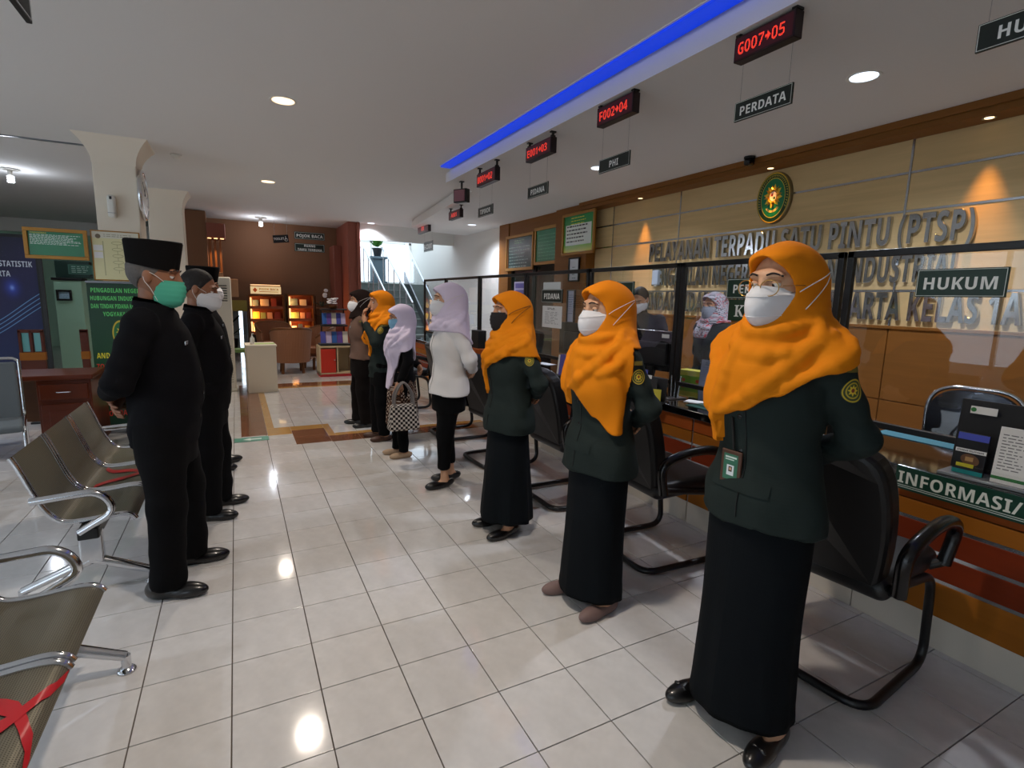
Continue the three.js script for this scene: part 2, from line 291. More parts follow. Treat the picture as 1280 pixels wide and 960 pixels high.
// ---------- left side: mint end wall, openings ----------
struct('wall_far', 'pale mint end wall of the side office', 'wall', [span(XL, -1.2, 0, YM, -16.4, -16.6)], M.mint);
struct('wall_left', 'white side wall with a wide window band', 'wall', [span(XL - .2, XL, 0, .35, ZB, ZE), span(XL - .2, XL, 2.5, YM, ZB, ZE), span(XL - .2, XL, .35, 2.5, -5.8, ZE), span(XL - .2, XL, .35, 2.5, ZB, 2.6)], M.plaster);
struct('wall_back', 'white front wall with the wide entrance glazing', 'wall', [span(XL - .2, XW + .2, 2.55, YM, ZB, ZB + .2), span(XL - .2, -5.4, 0, 2.55, ZB, ZB + .2), span(-2.6, XW + .2, 0, 2.55, ZB, ZB + .2)], M.plaster);
{
  const w2 = struct('window_2', 'wide side window with slim white mullions', 'window'), f = [], p = [];
  for (let i = 0; i <= 6; i++) f.push(span(XL - .14, XL - .06, .35, 2.5, 2.6 - i * 1.4 + .03, 2.6 - i * 1.4 - .03));
  f.push(span(XL - .14, XL - .06, .35, .42, 2.6, -5.8), span(XL - .14, XL - .06, 2.43, 2.5, 2.6, -5.8));
  mesh('window_frame', f, M.white, w2); mesh('pane', span(XL - .104, XL - .1, .42, 2.43, 2.57, -5.77), M.glass, w2);
  const w3 = struct('window_3', 'entrance glazing with white frame posts', 'window'), q = [];
  for (let i = 0; i <= 2; i++) q.push(span(-5.4 + i * 1.4 - .03, -5.4 + i * 1.4 + .03, 0, 2.55, ZB + .06, ZB + .14));
  q.push(span(-5.4, -2.6, 2.48, 2.55, ZB + .06, ZB + .14), span(-5.4, -2.6, 0, .08, ZB + .06, ZB + .14));
  mesh('window_frame', q, M.white, w3); mesh('pane', span(-5.37, -2.63, .08, 2.48, ZB + .1, ZB + .104), M.glass, w3);
}
struct('wall_far', 'cream partition wall behind the brown pillar', 'wall', [span(-1.35, -1.2, 0, YM, ZF - .2, -16.6)], M.plaster);
struct('trim', 'white cornice band along the top of the mint wall', 'trim', [span(XL, -1.36, YM - .3, YM, -16.3, -16.4)], M.white);
// ---------- columns ----------
function column(label, x0, x1, z0, z1, flare, m) {
  const c = struct('column', label, 'column'); mesh('shaft', span(x0, x1, 0, YM - .12, z0, z1, .012), m, c);
  const cx = (x0 + x1) / 2, cz = (z0 + z1) / 2, w = x1 - x0, d = z0 - z1, g = new THREE.BoxGeometry(1, 1, 1, 1, 6, 1), p = g.attributes.position;
  for (let i = 0; i < p.count; i++) { const t = p.getY(i) + .5, k = flare * t * t; p.setXYZ(i, Math.sign(p.getX(i)) * (w / 2 + k), t * .26, Math.sign(p.getZ(i)) * (d / 2 + k)); }
  g.computeVertexNormals(); g.translate(cx, YM - .26, cz); mesh('capital', g, m, c); return c;
}
column('cream square column carrying the wall clock and air freshener', -1.25, -.87, -7.1, -7.5, .13, M.column);
column('pale square column behind the person in the black cap', -1.15, -.68, -10.2, -10.6, .1, M.column);
{
  const c = struct('column', 'brown clad pillar with a lit display canopy', 'column');
  mesh('shaft', span(-.86, -.44, 0, YM - .01, -12.2, -12.5, .01), M.brownPaint, c);
  mesh('canopy', span(-.44, -.12, 2.45, 2.72, -12.15, -12.9, .01), M.finPaint, c);
  for (let i = 0; i < 3; i++) { mesh('slat', span(-.42 + i * .09, -.38 + i * .09, 1.75, 2.44, -12.52, -12.6, .004), M.brownPaint, c); const b = mesh('bulb', cyl(.035, .035, .012, -.40 + i * .11, 2.442, -12.35, 14), std('#fff', .4, { emissive: new THREE.Color('#ffc98a'), emissiveIntensity: 5 }), c); }
  mesh('ledge', [span(-.46, -.2, 1.62, 1.78, -12.15, -12.75, .01), span(-.2, .06, 1.3, 1.66, -12.3, -12.75, .01)], metric(std('#b98a63', .6)), c);
  spot(-.3, 2.43, -12.35, '#ffb46a', 6, .7, .6, -.3, 1, -12.45);
}

// ---------- recessed lamps ----------
{
  const mk = (x, y, z, warm, label, group, r = .075) => {
    const t = thing('downlight', label, 'lamp', [x, y, z], 0, group);
    mesh('ring', lathe([[r, .0], [r + .018, -.006], [r + .022, -.001], [r + .02, .004]], 0, 0, 0, 28), M.whitePlastic, t);
    mesh('lens', cyl(r, r, .006, 0, -.001, 0, 26), std('#ffffff', .4, { emissive: new THREE.Color(warm ? '#ffd7a6' : '#dcecff'), emissiveIntensity: 5 }), t);
    spot(0, -.02, 0, warm ? '#fff0e0' : '#e9f0ff', warm ? LAMP.warm : LAMP.cool, 1.25, .6, 0, -2, 0, t, 4);
  };
  for (const [u, v, l] of [[354, 126, 'warm round recessed lamp in the main ceiling before the smoke detector'], [335, 227, 'warm round recessed lamp in the main ceiling short of the hanging bulb']]) { const p = onY(u, v, YM); mk(p.x, YM, p.z, true, l, 'warm ceiling lamps', .085); }
  mk(.42, YM, -1.6, true, 'warm round recessed lamp in the main ceiling over the open floor', 'warm ceiling lamps', .085);
  mk(-3.2, YM, -2.6, false, 'cool round recessed lamp above the side window', 'cool ceiling lamps'); mk(-3.4, YM, -5.6, false, 'cool round recessed lamp above the waiting benches', 'cool ceiling lamps');
  for (const [u, v, l] of [[1080, 96, 'cool white recessed lamp in the lowered ceiling between hanging signs PERDATA and HUKUM'], [748, 210, 'cool white recessed lamp in the lowered ceiling behind the hanging PHI sign'], [590, 281, 'cool white recessed lamp in the lowered ceiling near its far end']]) { const p = onY(u, v, YS); mk(p.x, YS, p.z, false, l, 'cool counter lamps'); }
  { const p = onY(452, 285, YM); mk(p.x, YM, Math.max(p.z, -12.0), false, 'cool white recessed lamp in the ceiling before the staircase', 'cool ceiling lamps'); }
  // bare bulbs
  for (const [u, v, l] of [[326, 277, 'bare white spiral bulb hanging under the ceiling before the reading corner'], [12, 211, 'bare white spiral bulb hanging in the side office ceiling']]) {
    let p = onY(u, v, YM); if (p.z < -13) p = onZ(u, v, -12.6); 
    const t = thing('ceiling_bulb', l, 'lamp', [p.x, YM, p.z]);
    mesh('dish', lathe([[.03, 0], [.10, 0], [.11, -.012], [.03, -.02]], 0, 0, 0), M.whitePlastic, t); mesh('socket', cyl(.028, .024, .07, 0, -.05, 0), M.whitePlastic, t);
    mesh('bulb', [0, 1, 2].map((i) => put(new THREE.TorusGeometry(.028, .014, 8, 18), 0, -.1 - i * .03, 0, 0, Math.PI / 2)), std('#ffffff', .4, { emissive: new THREE.Color('#eef5ff'), emissiveIntensity: 6 }), t);
    const q = new THREE.PointLight('#eaf2ff', 2.6, 0, 2); q.position.set(0, -.2, 0); q.castShadow = true; q.shadow.radius = 2; t.add(q);
  }
}

// ================= service counter =================
const XC = 2.52, YT = .742, XG = 2.70;
const seamZ = [1.0, -.2, -1.3, -2.35, -3.45, -4.6, -5.8, -7.0, -8.3];
const where = ['under the information sign', 'beside the information sign', 'behind the second cashier window chair', 'behind the person in beige flats', 'behind the person in the black mask', 'behind the person in the white blouse', 'behind the person with the tote bag', 'nearest the staircase'];
for (let i = 0; i < seamZ.length - 1; i++) {
  const a = seamZ[i], b = seamZ[i + 1], t = thing('counter_unit', `wood banded counter unit with steel strips ${where[i]}`, 'counter', [XC, 0, (a + b) / 2], 0, 'counter units'), h = (a - b) / 2;
  mesh('carcass', span(.02, .62, .0, .69, h - .002, -h + .002), M.darkWood, t);
  mesh('skirting_tile', span(-.0, .02, 0, .14, h - .002, -h + .002, .002), phys('#cfc6b8', .12), t);
  const bands = [[.14, .285, M.honeyWood], [.30, .40, M.redWood], [.415, .515, M.redWood], [.53, .60, M.honeyWood], [.605, .69, M.deskWood]];
  for (const [y0, y1, m] of bands) mesh('front_board', span(-.002, .02, y0, y1, h - .007, -h + .007, .003), m, t);
  for (const y of [.285, .40, .515]) mesh('steel_strip', span(.002, .02, y, y + .015, h - .003, -h + .003), M.steelStrip, t);
  mesh('seam_strip', span(.0, .02, .14, .69, -h + .001, -h + .006), M.steelDull, t);
}
{
  const top = mesh('worktop', rbox(.72, .052, seamZ[0] - seamZ[8] + .02, .008, XC + .33, YT - .026, (seamZ[0] + seamZ[8]) / 2), M.granite); tag(top, 'long black polished granite worktop of the service counter', 'worktop');
}
// information lettering board on the counter front
{
  const tex = canvasTex(1024, 128, (g, w, h) => { g.fillStyle = '#0d3b2b'; g.fillRect(0, 0, w, h); g.fillStyle = '#cfd8cf'; g.fillRect(0, h - 26, w, 4); g.fillRect(0, h - 16, w, 4); g.font = 'bold 92px sans-serif'; g.fillStyle = '#e4e6dc'; g.textBaseline = 'alphabetic'; g.fillText('INFORMASI/', 10, 92); g.fillStyle = '#6fb4d8'; g.fillText('PENGADUAN', 575, 92); });
  const t = thing('counter_sign', 'green INFORMASI sign strip on the counter front', 'sign', [XC - .034, .692, -.79], -Math.PI / 2);
  mesh('board', rbox(.76, .098, .008, .002, 0, 0, 0), std('#0d3b2b', .4), t); mesh('lettering', plate(.76, .098, 0, 0, .0048), printed(tex, .4), t);
}
// ---------- glass screens ----------
const posts = [-.45, -1.62, -2.72, -3.78, -4.9, -6.1, -7.3, -8.3];
const scr = ['carrying the HUKUM sign', 'carrying the PERDATA and KASIR signs', 'carrying the PHI sign', 'carrying the PIDANA sign', 'behind the white blouse', 'behind the lilac scarves', 'next to the staircase'];
for (let i = 0; i < posts.length - 1; i++) {
  const a = posts[i] - .008, b = posts[i + 1] + .008, t = thing('glass_partition', `clear counter screen in a black frame ${scr[i]}`, 'screen', [XG, YT, 0], 0, 'counter screens');
  const y0 = .095, y1 = .93, w = .032;
  mesh('frame_rail', span(-.014, .014, y1 - w, y1, a, b, .003), M.blackMetal, t); mesh('frame_rail', span(-.014, .014, y0, y0 + w * .9, a, b, .003), M.blackMetal, t);
  mesh('frame_post', span(-.014, .014, .001, y1, a, a - w, .003), M.blackMetal, t); mesh('frame_post', span(-.014, .014, .001, y1, b, b + w, .003), M.blackMetal, t);
  mesh('pane', span(-.003, .003, y0 + w * .9, y1 - w, a - w, b + w), M.glass, t);
}
// ---------- signs ----------
function signTex(text, W, Hh, o = {}) {
  return canvasTex(W, Hh, (g) => {
    g.fillStyle = o.bg ?? '#12251d'; g.fillRect(0, 0, W, Hh);
    if (o.border !== 0) { g.strokeStyle = '#dfe3da'; g.lineWidth = o.border ?? 4; g.strokeRect(5, 5, W - 10, Hh - 10); }
    g.fillStyle = o.fg ?? '#f1f2ec'; g.textAlign = 'center'; g.textBaseline = 'middle';
    const lines = text.split('\n'); lines.forEach((l, i) => { let fs = (o.fs ?? .62) * Hh / lines.length; g.font = `bold ${fs}px ${o.font ?? 'sans-serif'}`; const m = g.measureText(l).width; g.save(); g.translate(W / 2, Hh * (i + .5) / lines.length + fs * .04); if (m > W * .9) g.scale(W * .9 / m, 1); g.fillText(l, 0, 0); g.restore(); });
  });
}
function glassSign(text, label, u0, v0, u1, v1, o = {}) {
  const a = onX(u0, v0, XG - .03), b = onX(u1, v1, XG - .03), w = o.w ?? (b.z - a.z), y0 = o.y0 ?? a.y, y1 = o.y1 ?? b.y;
  const t = thing('counter_sign', label, 'sign', [XG - .0205, (y0 + y1) / 2, a.z + w / 2], -Math.PI / 2);
  mesh('board', rbox(w, y0 - y1, .012, .002, 0, 0, 0), std(o.bg ?? '#0f3325', .4), t);
  mesh('lettering', plate(w - .004, y0 - y1 - .004, 0, 0, .0068), printed(signTex(text, 512, Math.round(512 * (y0 - y1) / w), { bg: '#0f3325', ...o }), .4), t);
}
glassSign('HUKUM', 'dark green HUKUM sign hung on the counter glass', 1147, 338, 1256, 370, { w: .315, y0: 1.573, y1: 1.455 });
glassSign('PERDATA', 'green PERDATA sign on the counter glass above KASIR', 909, 348, 985, 372, { w: .40, y0: 1.555, y1: 1.437 });
glassSign('KASIR', 'green KASIR sign in serif letters under PERDATA', 911, 373, 985, 400, { w: .40, y0: 1.43, y1: 1.305, border: 0, font: 'serif', bg: '#17381c', fs: .8 });
glassSign('PHI', 'green PHI sign on the counter glass', 748, 352, 802, 374, { w: .44, y0: 1.555, y1: 1.43 });
glassSign('PIDANA', 'dark PIDANA sign on the counter glass above a notice', 677, 361, 702, 378, { w: .37, y0: 1.50, y1: 1.375, bg: '#10201a' });
// hanging signs under the lowered ceiling
function hung(text, label, z0, z1, y0, y1, x = 2.61) {
  const w = z1 - z0, t = thing('hanging_sign', label, 'sign', [x, (y0 + y1) / 2, (z0 + z1) / 2], -Math.PI / 2, 'hanging counter signs');
  mesh('board', rbox(w, y0 - y1, .012, .002, 0, 0, 0), std('#14241d', .4), t);
  mesh('lettering', plate(w - .003, y0 - y1 - .003, 0, 0, .0068), printed(signTex(text, 512, Math.round(512 * (y0 - y1) / w), { bg: '#14211c', fs: .66 }), .35), t);
  for (const s of [-1, 1]) mesh('wire', rod(V(s * w * .42, (y0 - y1) / 2, 0), V(s * w * .42, YS - (y0 + y1) / 2, 0), .0012, 5), M.steelStrip, t);
}
hung('HUKUM', 'small dark HUKUM sign hung from the lowered ceiling', -1.17, -.80, 2.49, 2.388);
hung('PERDATA', 'small dark PERDATA sign hung from the lowered ceiling', -2.31, -1.95, 2.54, 2.436);
hung('PHI', 'small dark PHI sign hung from the lowered ceiling', -3.6, -3.23, 2.495, 2.392);
hung('PIDANA', 'small dark PIDANA sign hung from the lowered ceiling', -4.76, -4.38, 2.48, 2.372);
hung('TIPIKOR', 'small dark TIPIKOR sign hung from the lowered ceiling', -5.97, -5.57, 2.45, 2.34);
{ const p = onX(530, 303, 3.7), q = onX(541, 313, 3.7); hung('E-COURT', 'far small dark sign hung before the stairs', p.z, q.z, p.y, q.y, 3.7); }
// ---------- queue number displays ----------
function queue(text, label, u0, u1, v0, vb, x = 2.42, turn = -Math.PI / 2) {
  const a = onX(u0, v0, x), b = onX(u1, v0, x), c = onX(u0, vb, x), w = Math.max(.12, b.z - a.z), h = a.y - c.y, t = thing('queue_display', label, 'display', [x, YS, (a.z + b.z) / 2], turn, 'queue number displays');
  const top = a.y - YS;
  mesh('housing', rbox(w, h, .06, .004, 0, top - h / 2, 0), std('#1a0508', .4), t);
  const tex = canvasTex(512, 160, (g, W, Hh) => { g.fillStyle = '#180205'; g.fillRect(0, 0, W, Hh); g.textAlign = 'center'; g.textBaseline = 'middle'; g.font = 'bold 118px monospace'; const m = g.measureText(text).width; g.translate(W / 2, Hh / 2 + 4); if (m > W * .8) g.scale(W * .86 / m, 1); g.fillStyle = '#ff3a26'; const [a, b] = text.split('>'); if (!b) g.fillText(text, 0, 0); else { g.textAlign = 'right'; g.fillText(a, 18, 0); g.textAlign = 'left'; g.fillText(b, 82, 0); g.beginPath(); for (const [x, y] of [[24, -10], [46, -10], [46, -36], [78, 0], [46, 36], [46, 10], [24, 10]]) g.lineTo(x, y - 4); g.fill(); } g.setTransform(1, 0, 0, 1, 0, 0); g.fillStyle = '#180205'; for (let i = 0; i < W; i += 12) g.fillRect(i, 0, 3, Hh); for (let j = 0; j < Hh; j += 12) g.fillRect(0, j, W, 3); });
  mesh('screen', plate(w - .02, h - .02, 0, top - h / 2, .0312), std('#200307', .35, { emissive: new THREE.Color('#ffffff'), emissiveMap: tex, emissiveIntensity: 5 }), t);
  for (const s of [-1, 1]) mesh('bracket', [rbox(.03, .012, .05, .002, s * w * .46, -.006, 0), rbox(.014, -top + .01, .02, .002, s * w * .46, (top - .01) / 2, 0), rbox(.02, .03, .04, .002, s * w * .46, top - .0, 0)], M.blackMetal, t);
  const l = new THREE.RectAreaLight('#ff2a18', .6, w - .03, h - .03); l.position.set(0, top - h / 2, .036); l.rotation.y = Math.PI; l.name = 'display_light'; t.add(l);
}
queue('G007>05', 'red queue display reading G007 to 05', 924, 997, 50, 80);
queue('F002>04', 'red queue display reading F002 to 04', 751, 795, 137, 160);
queue('E001>03', 'red queue display reading E001 to 03', 661, 692, 186, 204);
queue('B001>02', 'red queue display reading B001 to 02', 599, 622, 219, 235);
queue('A001', 'far red queue display with blurred red digits', 563, 577, 266, 276, 3.1);
queue('01', 'farthest small red queue display before the stairs', 524, 537, 283, 293, 3.42);
{ // small side-on device by the end of the fascia
  const p = onX(577, 244, 2.5), t = thing('surveillance_camera', 'small dark bracketed device at the rounded ceiling end', 'camera', [2.5, YS, p.z]);
  mesh('bracket', [rbox(.05, .012, .05, .002, 0, -.006, 0), rbox(.02, .12, .02, .002, 0, -.06, 0)], M.blackMetal, t); mesh('body', rbox(.07, .16, .2, .006, 0, -.17, 0, .5), M.blackMetal, t); mesh('lens', rbox(.012, .13, .16, .003, -.036, -.17, .02, .5), std('#8b5a60', .4), t);
}
{ const p = onX(943, 192, 4.46), t = thing('surveillance_camera', 'small black dome camera on the ceiling by the cornice', 'camera', [4.40, YS, p.z]); mesh('base', cyl(.05, .05, .02, 0, -.01, 0), M.blackMetal, t); mesh('dome', rbox(.09, .06, .07, .02, 0, -.05, 0), M.blackGloss, t); }

// ---------- chrome wall lettering ----------
const font = await new FontLoader().loadAsync('fonts/droid/droid_sans_bold.typeface.json');
function wallText(text, label, z0, z1, yb, cap) {
  const size = cap / .714, res = font.data.resolution, adv = (c) => (font.data.glyphs[c] ?? font.data.glyphs['?']).ha * size / res;
  let total = 0; for (const c of text) total += adv(c); const k = (z1 - z0) / total;
  const t = thing('wall_lettering', label, 'lettering', [XW - .006, yb, z0], -Math.PI / 2, 'chrome wall lettering'), cache = new Map(); let x = 0;
  for (const c of text) { if (c !== ' ') { if (!cache.has(c)) { const g = new TextGeometry(c, { font, size, depth: .028, curveSegments: 5, bevelEnabled: true, bevelThickness: .003, bevelSize: .003, bevelSegments: 1 }); g.scale(k, 1, 1); cache.set(c, g); } const m = mesh('letter', cache.get(c), M.letters, t); m.position.x = x * k; } x += adv(c); }
}
wallText('PELAYANAN TERPADU SATU PINTU (PTSP)', 'chrome raised letters PELAYANAN TERPADU SATU PINTU (PTSP)', -5.30, -1.93, 1.905, .155);
wallText('PENGADILAN NEGERI HUBUNGAN INDUSTRIAL', 'chrome raised letters PENGADILAN NEGERI HUBUNGAN INDUSTRIAL', -5.22, -1.98, 1.61, .155);
wallText('DAN TINDAK PIDANA KORUPSI YOGYAKARTA KELAS 1A', 'chrome raised letters DAN TINDAK PIDANA KORUPSI YOGYAKARTA KELAS 1A', -5.75, -1.60, 1.31, .155);
// ---------- oval emblem ----------
{
  const tex = canvasTex(256, 340, (g, w, h) => {
    g.translate(w / 2, h / 2); const el = (rx, ry, f) => { g.beginPath(); g.ellipse(0, 0, rx, ry, 0, 0, 7); g.fillStyle = f; g.fill(); };
    el(126, 168, '#c9a52a'); el(120, 161, '#143a1e'); el(94, 134, '#d6bb3a'); el(90, 129, '#127a4c');
    g.fillStyle = '#d9c14a'; for (let i = 0; i < 34; i++) { const a = Math.PI * .86 + i / 33 * Math.PI * 1.28; g.save(); g.translate(107 * Math.cos(a), 147 * Math.sin(a)); g.rotate(a + Math.PI / 2); g.fillRect(-4, -7, 3, 14); g.fillRect(1, -7, 4, 5); g.restore(); }
    g.beginPath(); for (let i = 0; i < 16; i++) { const a = i * Math.PI / 8 + .15, r = i % 2 ? 44 : 74; g.lineTo(r * Math.cos(a), -12 + r * 1.12 * Math.sin(a)); } g.closePath(); g.fillStyle = '#f0c832'; g.fill();
    g.beginPath(); g.ellipse(0, -12, 32, 38, 0, 0, 7); g.fillStyle = '#7b3b22'; g.fill(); g.beginPath(); g.ellipse(0, -12, 27, 33, 0, 0, 7); g.fillStyle = '#e8d2c0'; g.fill(); g.fillStyle = '#b03a20'; g.fillRect(-18, -30, 18, 18); g.fillStyle = '#2e5a34'; g.fillRect(2, -8, 16, 18);
    g.lineWidth = 15; g.strokeStyle = '#e6d26a'; g.beginPath(); g.arc(0, 40, 50, .5, Math.PI - .5); g.stroke(); g.lineWidth = 3; g.strokeStyle = '#2f6a2f'; g.setLineDash([5, 6]); g.beginPath(); g.arc(0, 40, 50, .55, Math.PI - .55); g.stroke();
  });
  const t = thing('court_emblem', 'oval green and gold court emblem on the panel wall', 'emblem', [XW - .004, 2.425, -3.58], -Math.PI / 2), oval = (rx, ry, d, b) => { const e = new THREE.EllipseCurve(0, 0, rx, ry); return extrude(e.getPoints(48).map((p) => [p.x, p.y]), d, b); };
  mesh('disc', oval(.185, .242, .03, .008), std('#8a7a55', .35, { metalness: .6 }), t);
  const f = new THREE.CircleGeometry(1, 56); f.scale(.178, .235, 1); f.translate(0, 0, .0395); mesh('face', f, printed(tex, .3), t);
  for (let i = 0; i < 8; i++) { const a = i * Math.PI / 4 + .15; mesh('ray', put(new THREE.ConeGeometry(.018, .05, 4), .075 * Math.cos(a), .017 + .085 * Math.sin(a), .042, 0, 0, a - Math.PI / 2), M.gold, t); }
}
// ---------- framed boards on the pier ----------
const scribble = (g, x, y, w, rows, step, col, h = 5) => { g.fillStyle = col; for (let i = 0; i < rows; i++) { let cx = x; const end = x + w * rr(.7, 1); while (cx < end) { const l = rr(10, 34); g.fillRect(cx, y + i * step, Math.min(l, end - cx), h); cx += l + 7; } } };
function framed(name, label, pos, turn, w, h, fw, frameM, draw, W = 384, cat = 'picture', depth = .03) {
  const t = thing(name, label, cat, pos, turn), tex = canvasTex(W, Math.round(W * h / w), draw);
  const bar = (a, b, c, d) => rbox(a, b, depth, .004, c, d, depth / 2);
  mesh('frame', [bar(w, fw, 0, h / 2 - fw / 2), bar(w, fw, 0, -h / 2 + fw / 2), bar(fw, h - fw * 2, -w / 2 + fw / 2, 0), bar(fw, h - fw * 2, w / 2 - fw / 2, 0)], frameM, t);
  mesh('print', box(w - fw * 1.6, h - fw * 1.6, .008, 0, 0, .008), printed(tex, .25), t); return t;
}
{
  const R = (u0, v0, u1, v1, x) => { const a = onX(u0, v0, x), b = onX(u1, v1, x), c = onX(u0, v1, x), d = onX(u1, v0, x); return { w: b.z - a.z, h: (a.y + d.y - b.y - c.y) / 2, y: (a.y + b.y + c.y + d.y) / 4, z: (a.z + b.z) / 2 }; };
  const q1 = R(633, 293, 666, 338, 4.6), q2 = R(669, 282, 704, 330, 4.6), q3 = R(704, 265, 742, 318, 4.53);
  framed('framed_board', 'gold framed dark blue-green notice board above the glazed door', [4.618, q1.y, q1.z], -Math.PI / 2, q1.w, q1.h, .05, M.goldFrame, (g, w, h) => { g.fillStyle = '#22433f'; g.fillRect(0, 0, w, h); scribble(g, w * .3, 20, w * .4, 2, 14, '#7fae7a'); scribble(g, 30, 60, w - 60, 18, 20, '#9fb5ad'); }, 320);
  framed('framed_board', 'gold framed green notice board between the other two boards', [4.618, q2.y, q2.z], -Math.PI / 2, q2.w, q2.h, .05, M.goldFrame, (g, w, h) => { g.fillStyle = '#1f7d55'; g.fillRect(0, 0, w, h); scribble(g, 30, 36, w - 60, 18, 22, '#5fb487', 4); }, 320);
  framed('framed_board', 'gold framed green and yellow board on the brown pier', [4.548, q3.y, q3.z], -Math.PI / 2, q3.w, q3.h, .04, M.goldFrame, (g, w, h) => { const a = g.createLinearGradient(0, 0, 0, h); a.addColorStop(0, '#1f8a4a'); a.addColorStop(.75, '#5aa338'); a.addColorStop(1, '#d8cf3c'); g.fillStyle = a; g.fillRect(0, 0, w, h); scribble(g, w * .25, 16, w * .5, 3, 18, '#e3e04a'); g.fillStyle = '#dfe6dc'; g.fillRect(24, h * .25, w - 48, h * .55); scribble(g, 36, h * .28, w - 72, 5, h * .1, '#2c2f2c', 8); }, 320);
  const f4 = R(712, 322, 724, 352, 4.54), f5 = R(710, 362, 718, 404, 4.54);
  framed('framed_notice', 'small black framed certificate under the yellow-green board', [4.548, f4.y, f4.z], -Math.PI / 2, f4.w, f4.h, .02, M.black, (g, w, h) => { g.fillStyle = '#cfd6dc'; g.fillRect(0, 0, w, h); scribble(g, 40, 60, w - 80, 6, 26, '#3c4a58'); }, 128);
  framed('framed_notice', 'small black framed blue poster below the certificate', [4.548, f5.y, f5.z], -Math.PI / 2, f5.w, f5.h, .02, M.black, (g, w, h) => { g.fillStyle = '#9db4cf'; g.fillRect(0, 0, w, h); scribble(g, 20, 40, w - 40, 9, 22, '#46618a'); }, 128);
  const pp = (label, u0, v0, u1, v1, draw, x = 4.655) => { const q = R(u0, v0, u1, v1, x); const t = thing('door_poster', label, 'poster', [x, q.y, q.z], -Math.PI / 2); mesh('sheet', box(q.w, q.h, .003, 0, 0, 0), M.paper, t); mesh('print', plate(q.w, q.h, 0, 0, .002), printed(canvasTex(128, 192, draw), .6), t); };
  pp('purple and white poster on the glazed door', 643, 352, 657, 372, (g, w, h) => { g.fillStyle = '#b9b3cc'; g.fillRect(0, 0, w, h); g.fillStyle = '#5a4a96'; g.fillRect(14, 20, 100, 60); g.fillRect(14, 100, 100, 70); });
  pp('pale grey notice sheet low on the glazed door', 641, 378, 652, 414, (g, w, h) => { g.fillStyle = '#bcc4cc'; g.fillRect(0, 0, w, h); scribble(g, 12, 20, 100, 9, 18, '#6c7884'); });
}
// notice sheets taped to the counter glass under PIDANA
{
  const S2 = (label, u0, v0, u1, v1, draw) => { const a = onX(u0, v0, XG - .02), b = onX(u1, v1, XG - .02), w = b.z - a.z, h = a.y - b.y, t = thing('paper_notice', label, 'notice', [XG - .006, (a.y + b.y) / 2, (a.z + b.z) / 2], -Math.PI / 2); mesh('sheet', box(w, h, .002, 0, 0, 0), M.paper, t); mesh('print', plate(w, h, 0, 0, .0015), printed(canvasTex(128, 160, draw), .7), t); };
  S2('white notice sheet taped under the PIDANA sign', 677, 382, 700, 411, (g, w, h) => { g.fillStyle = '#e2e2e0'; g.fillRect(0, 0, w, h); scribble(g, 34, 14, 60, 2, 9, '#555', 4); scribble(g, 18, 44, 92, 8, 12, '#777', 3); });
  S2('blank sheet taped above the PIDANA sign', 678, 353, 699, 362, (g, w, h) => { g.fillStyle = '#d2d8d6'; g.fillRect(0, 0, w, h); });
  S2('white code sheet taped low beside the PIDANA window', 659, 416, 666, 432, (g, w, h) => { g.fillStyle = '#e2e2e0'; g.fillRect(0, 0, w, h); });
}
{ // small white wall box under the lettering
  const p = onX(820, 347, XW - .05), t = thing('wall_box', 'small white dispenser box on the panel wall by the lettering', 'dispenser', [XW - .005, p.y, p.z], -Math.PI / 2); mesh('body', rbox(.1, .18, .07, .012, 0, 0, .035), std('#b9c6d6', .4), t); mesh('spout', rbox(.03, .02, .03, .004, 0, -.098, .045), M.whitePlastic, t);
}

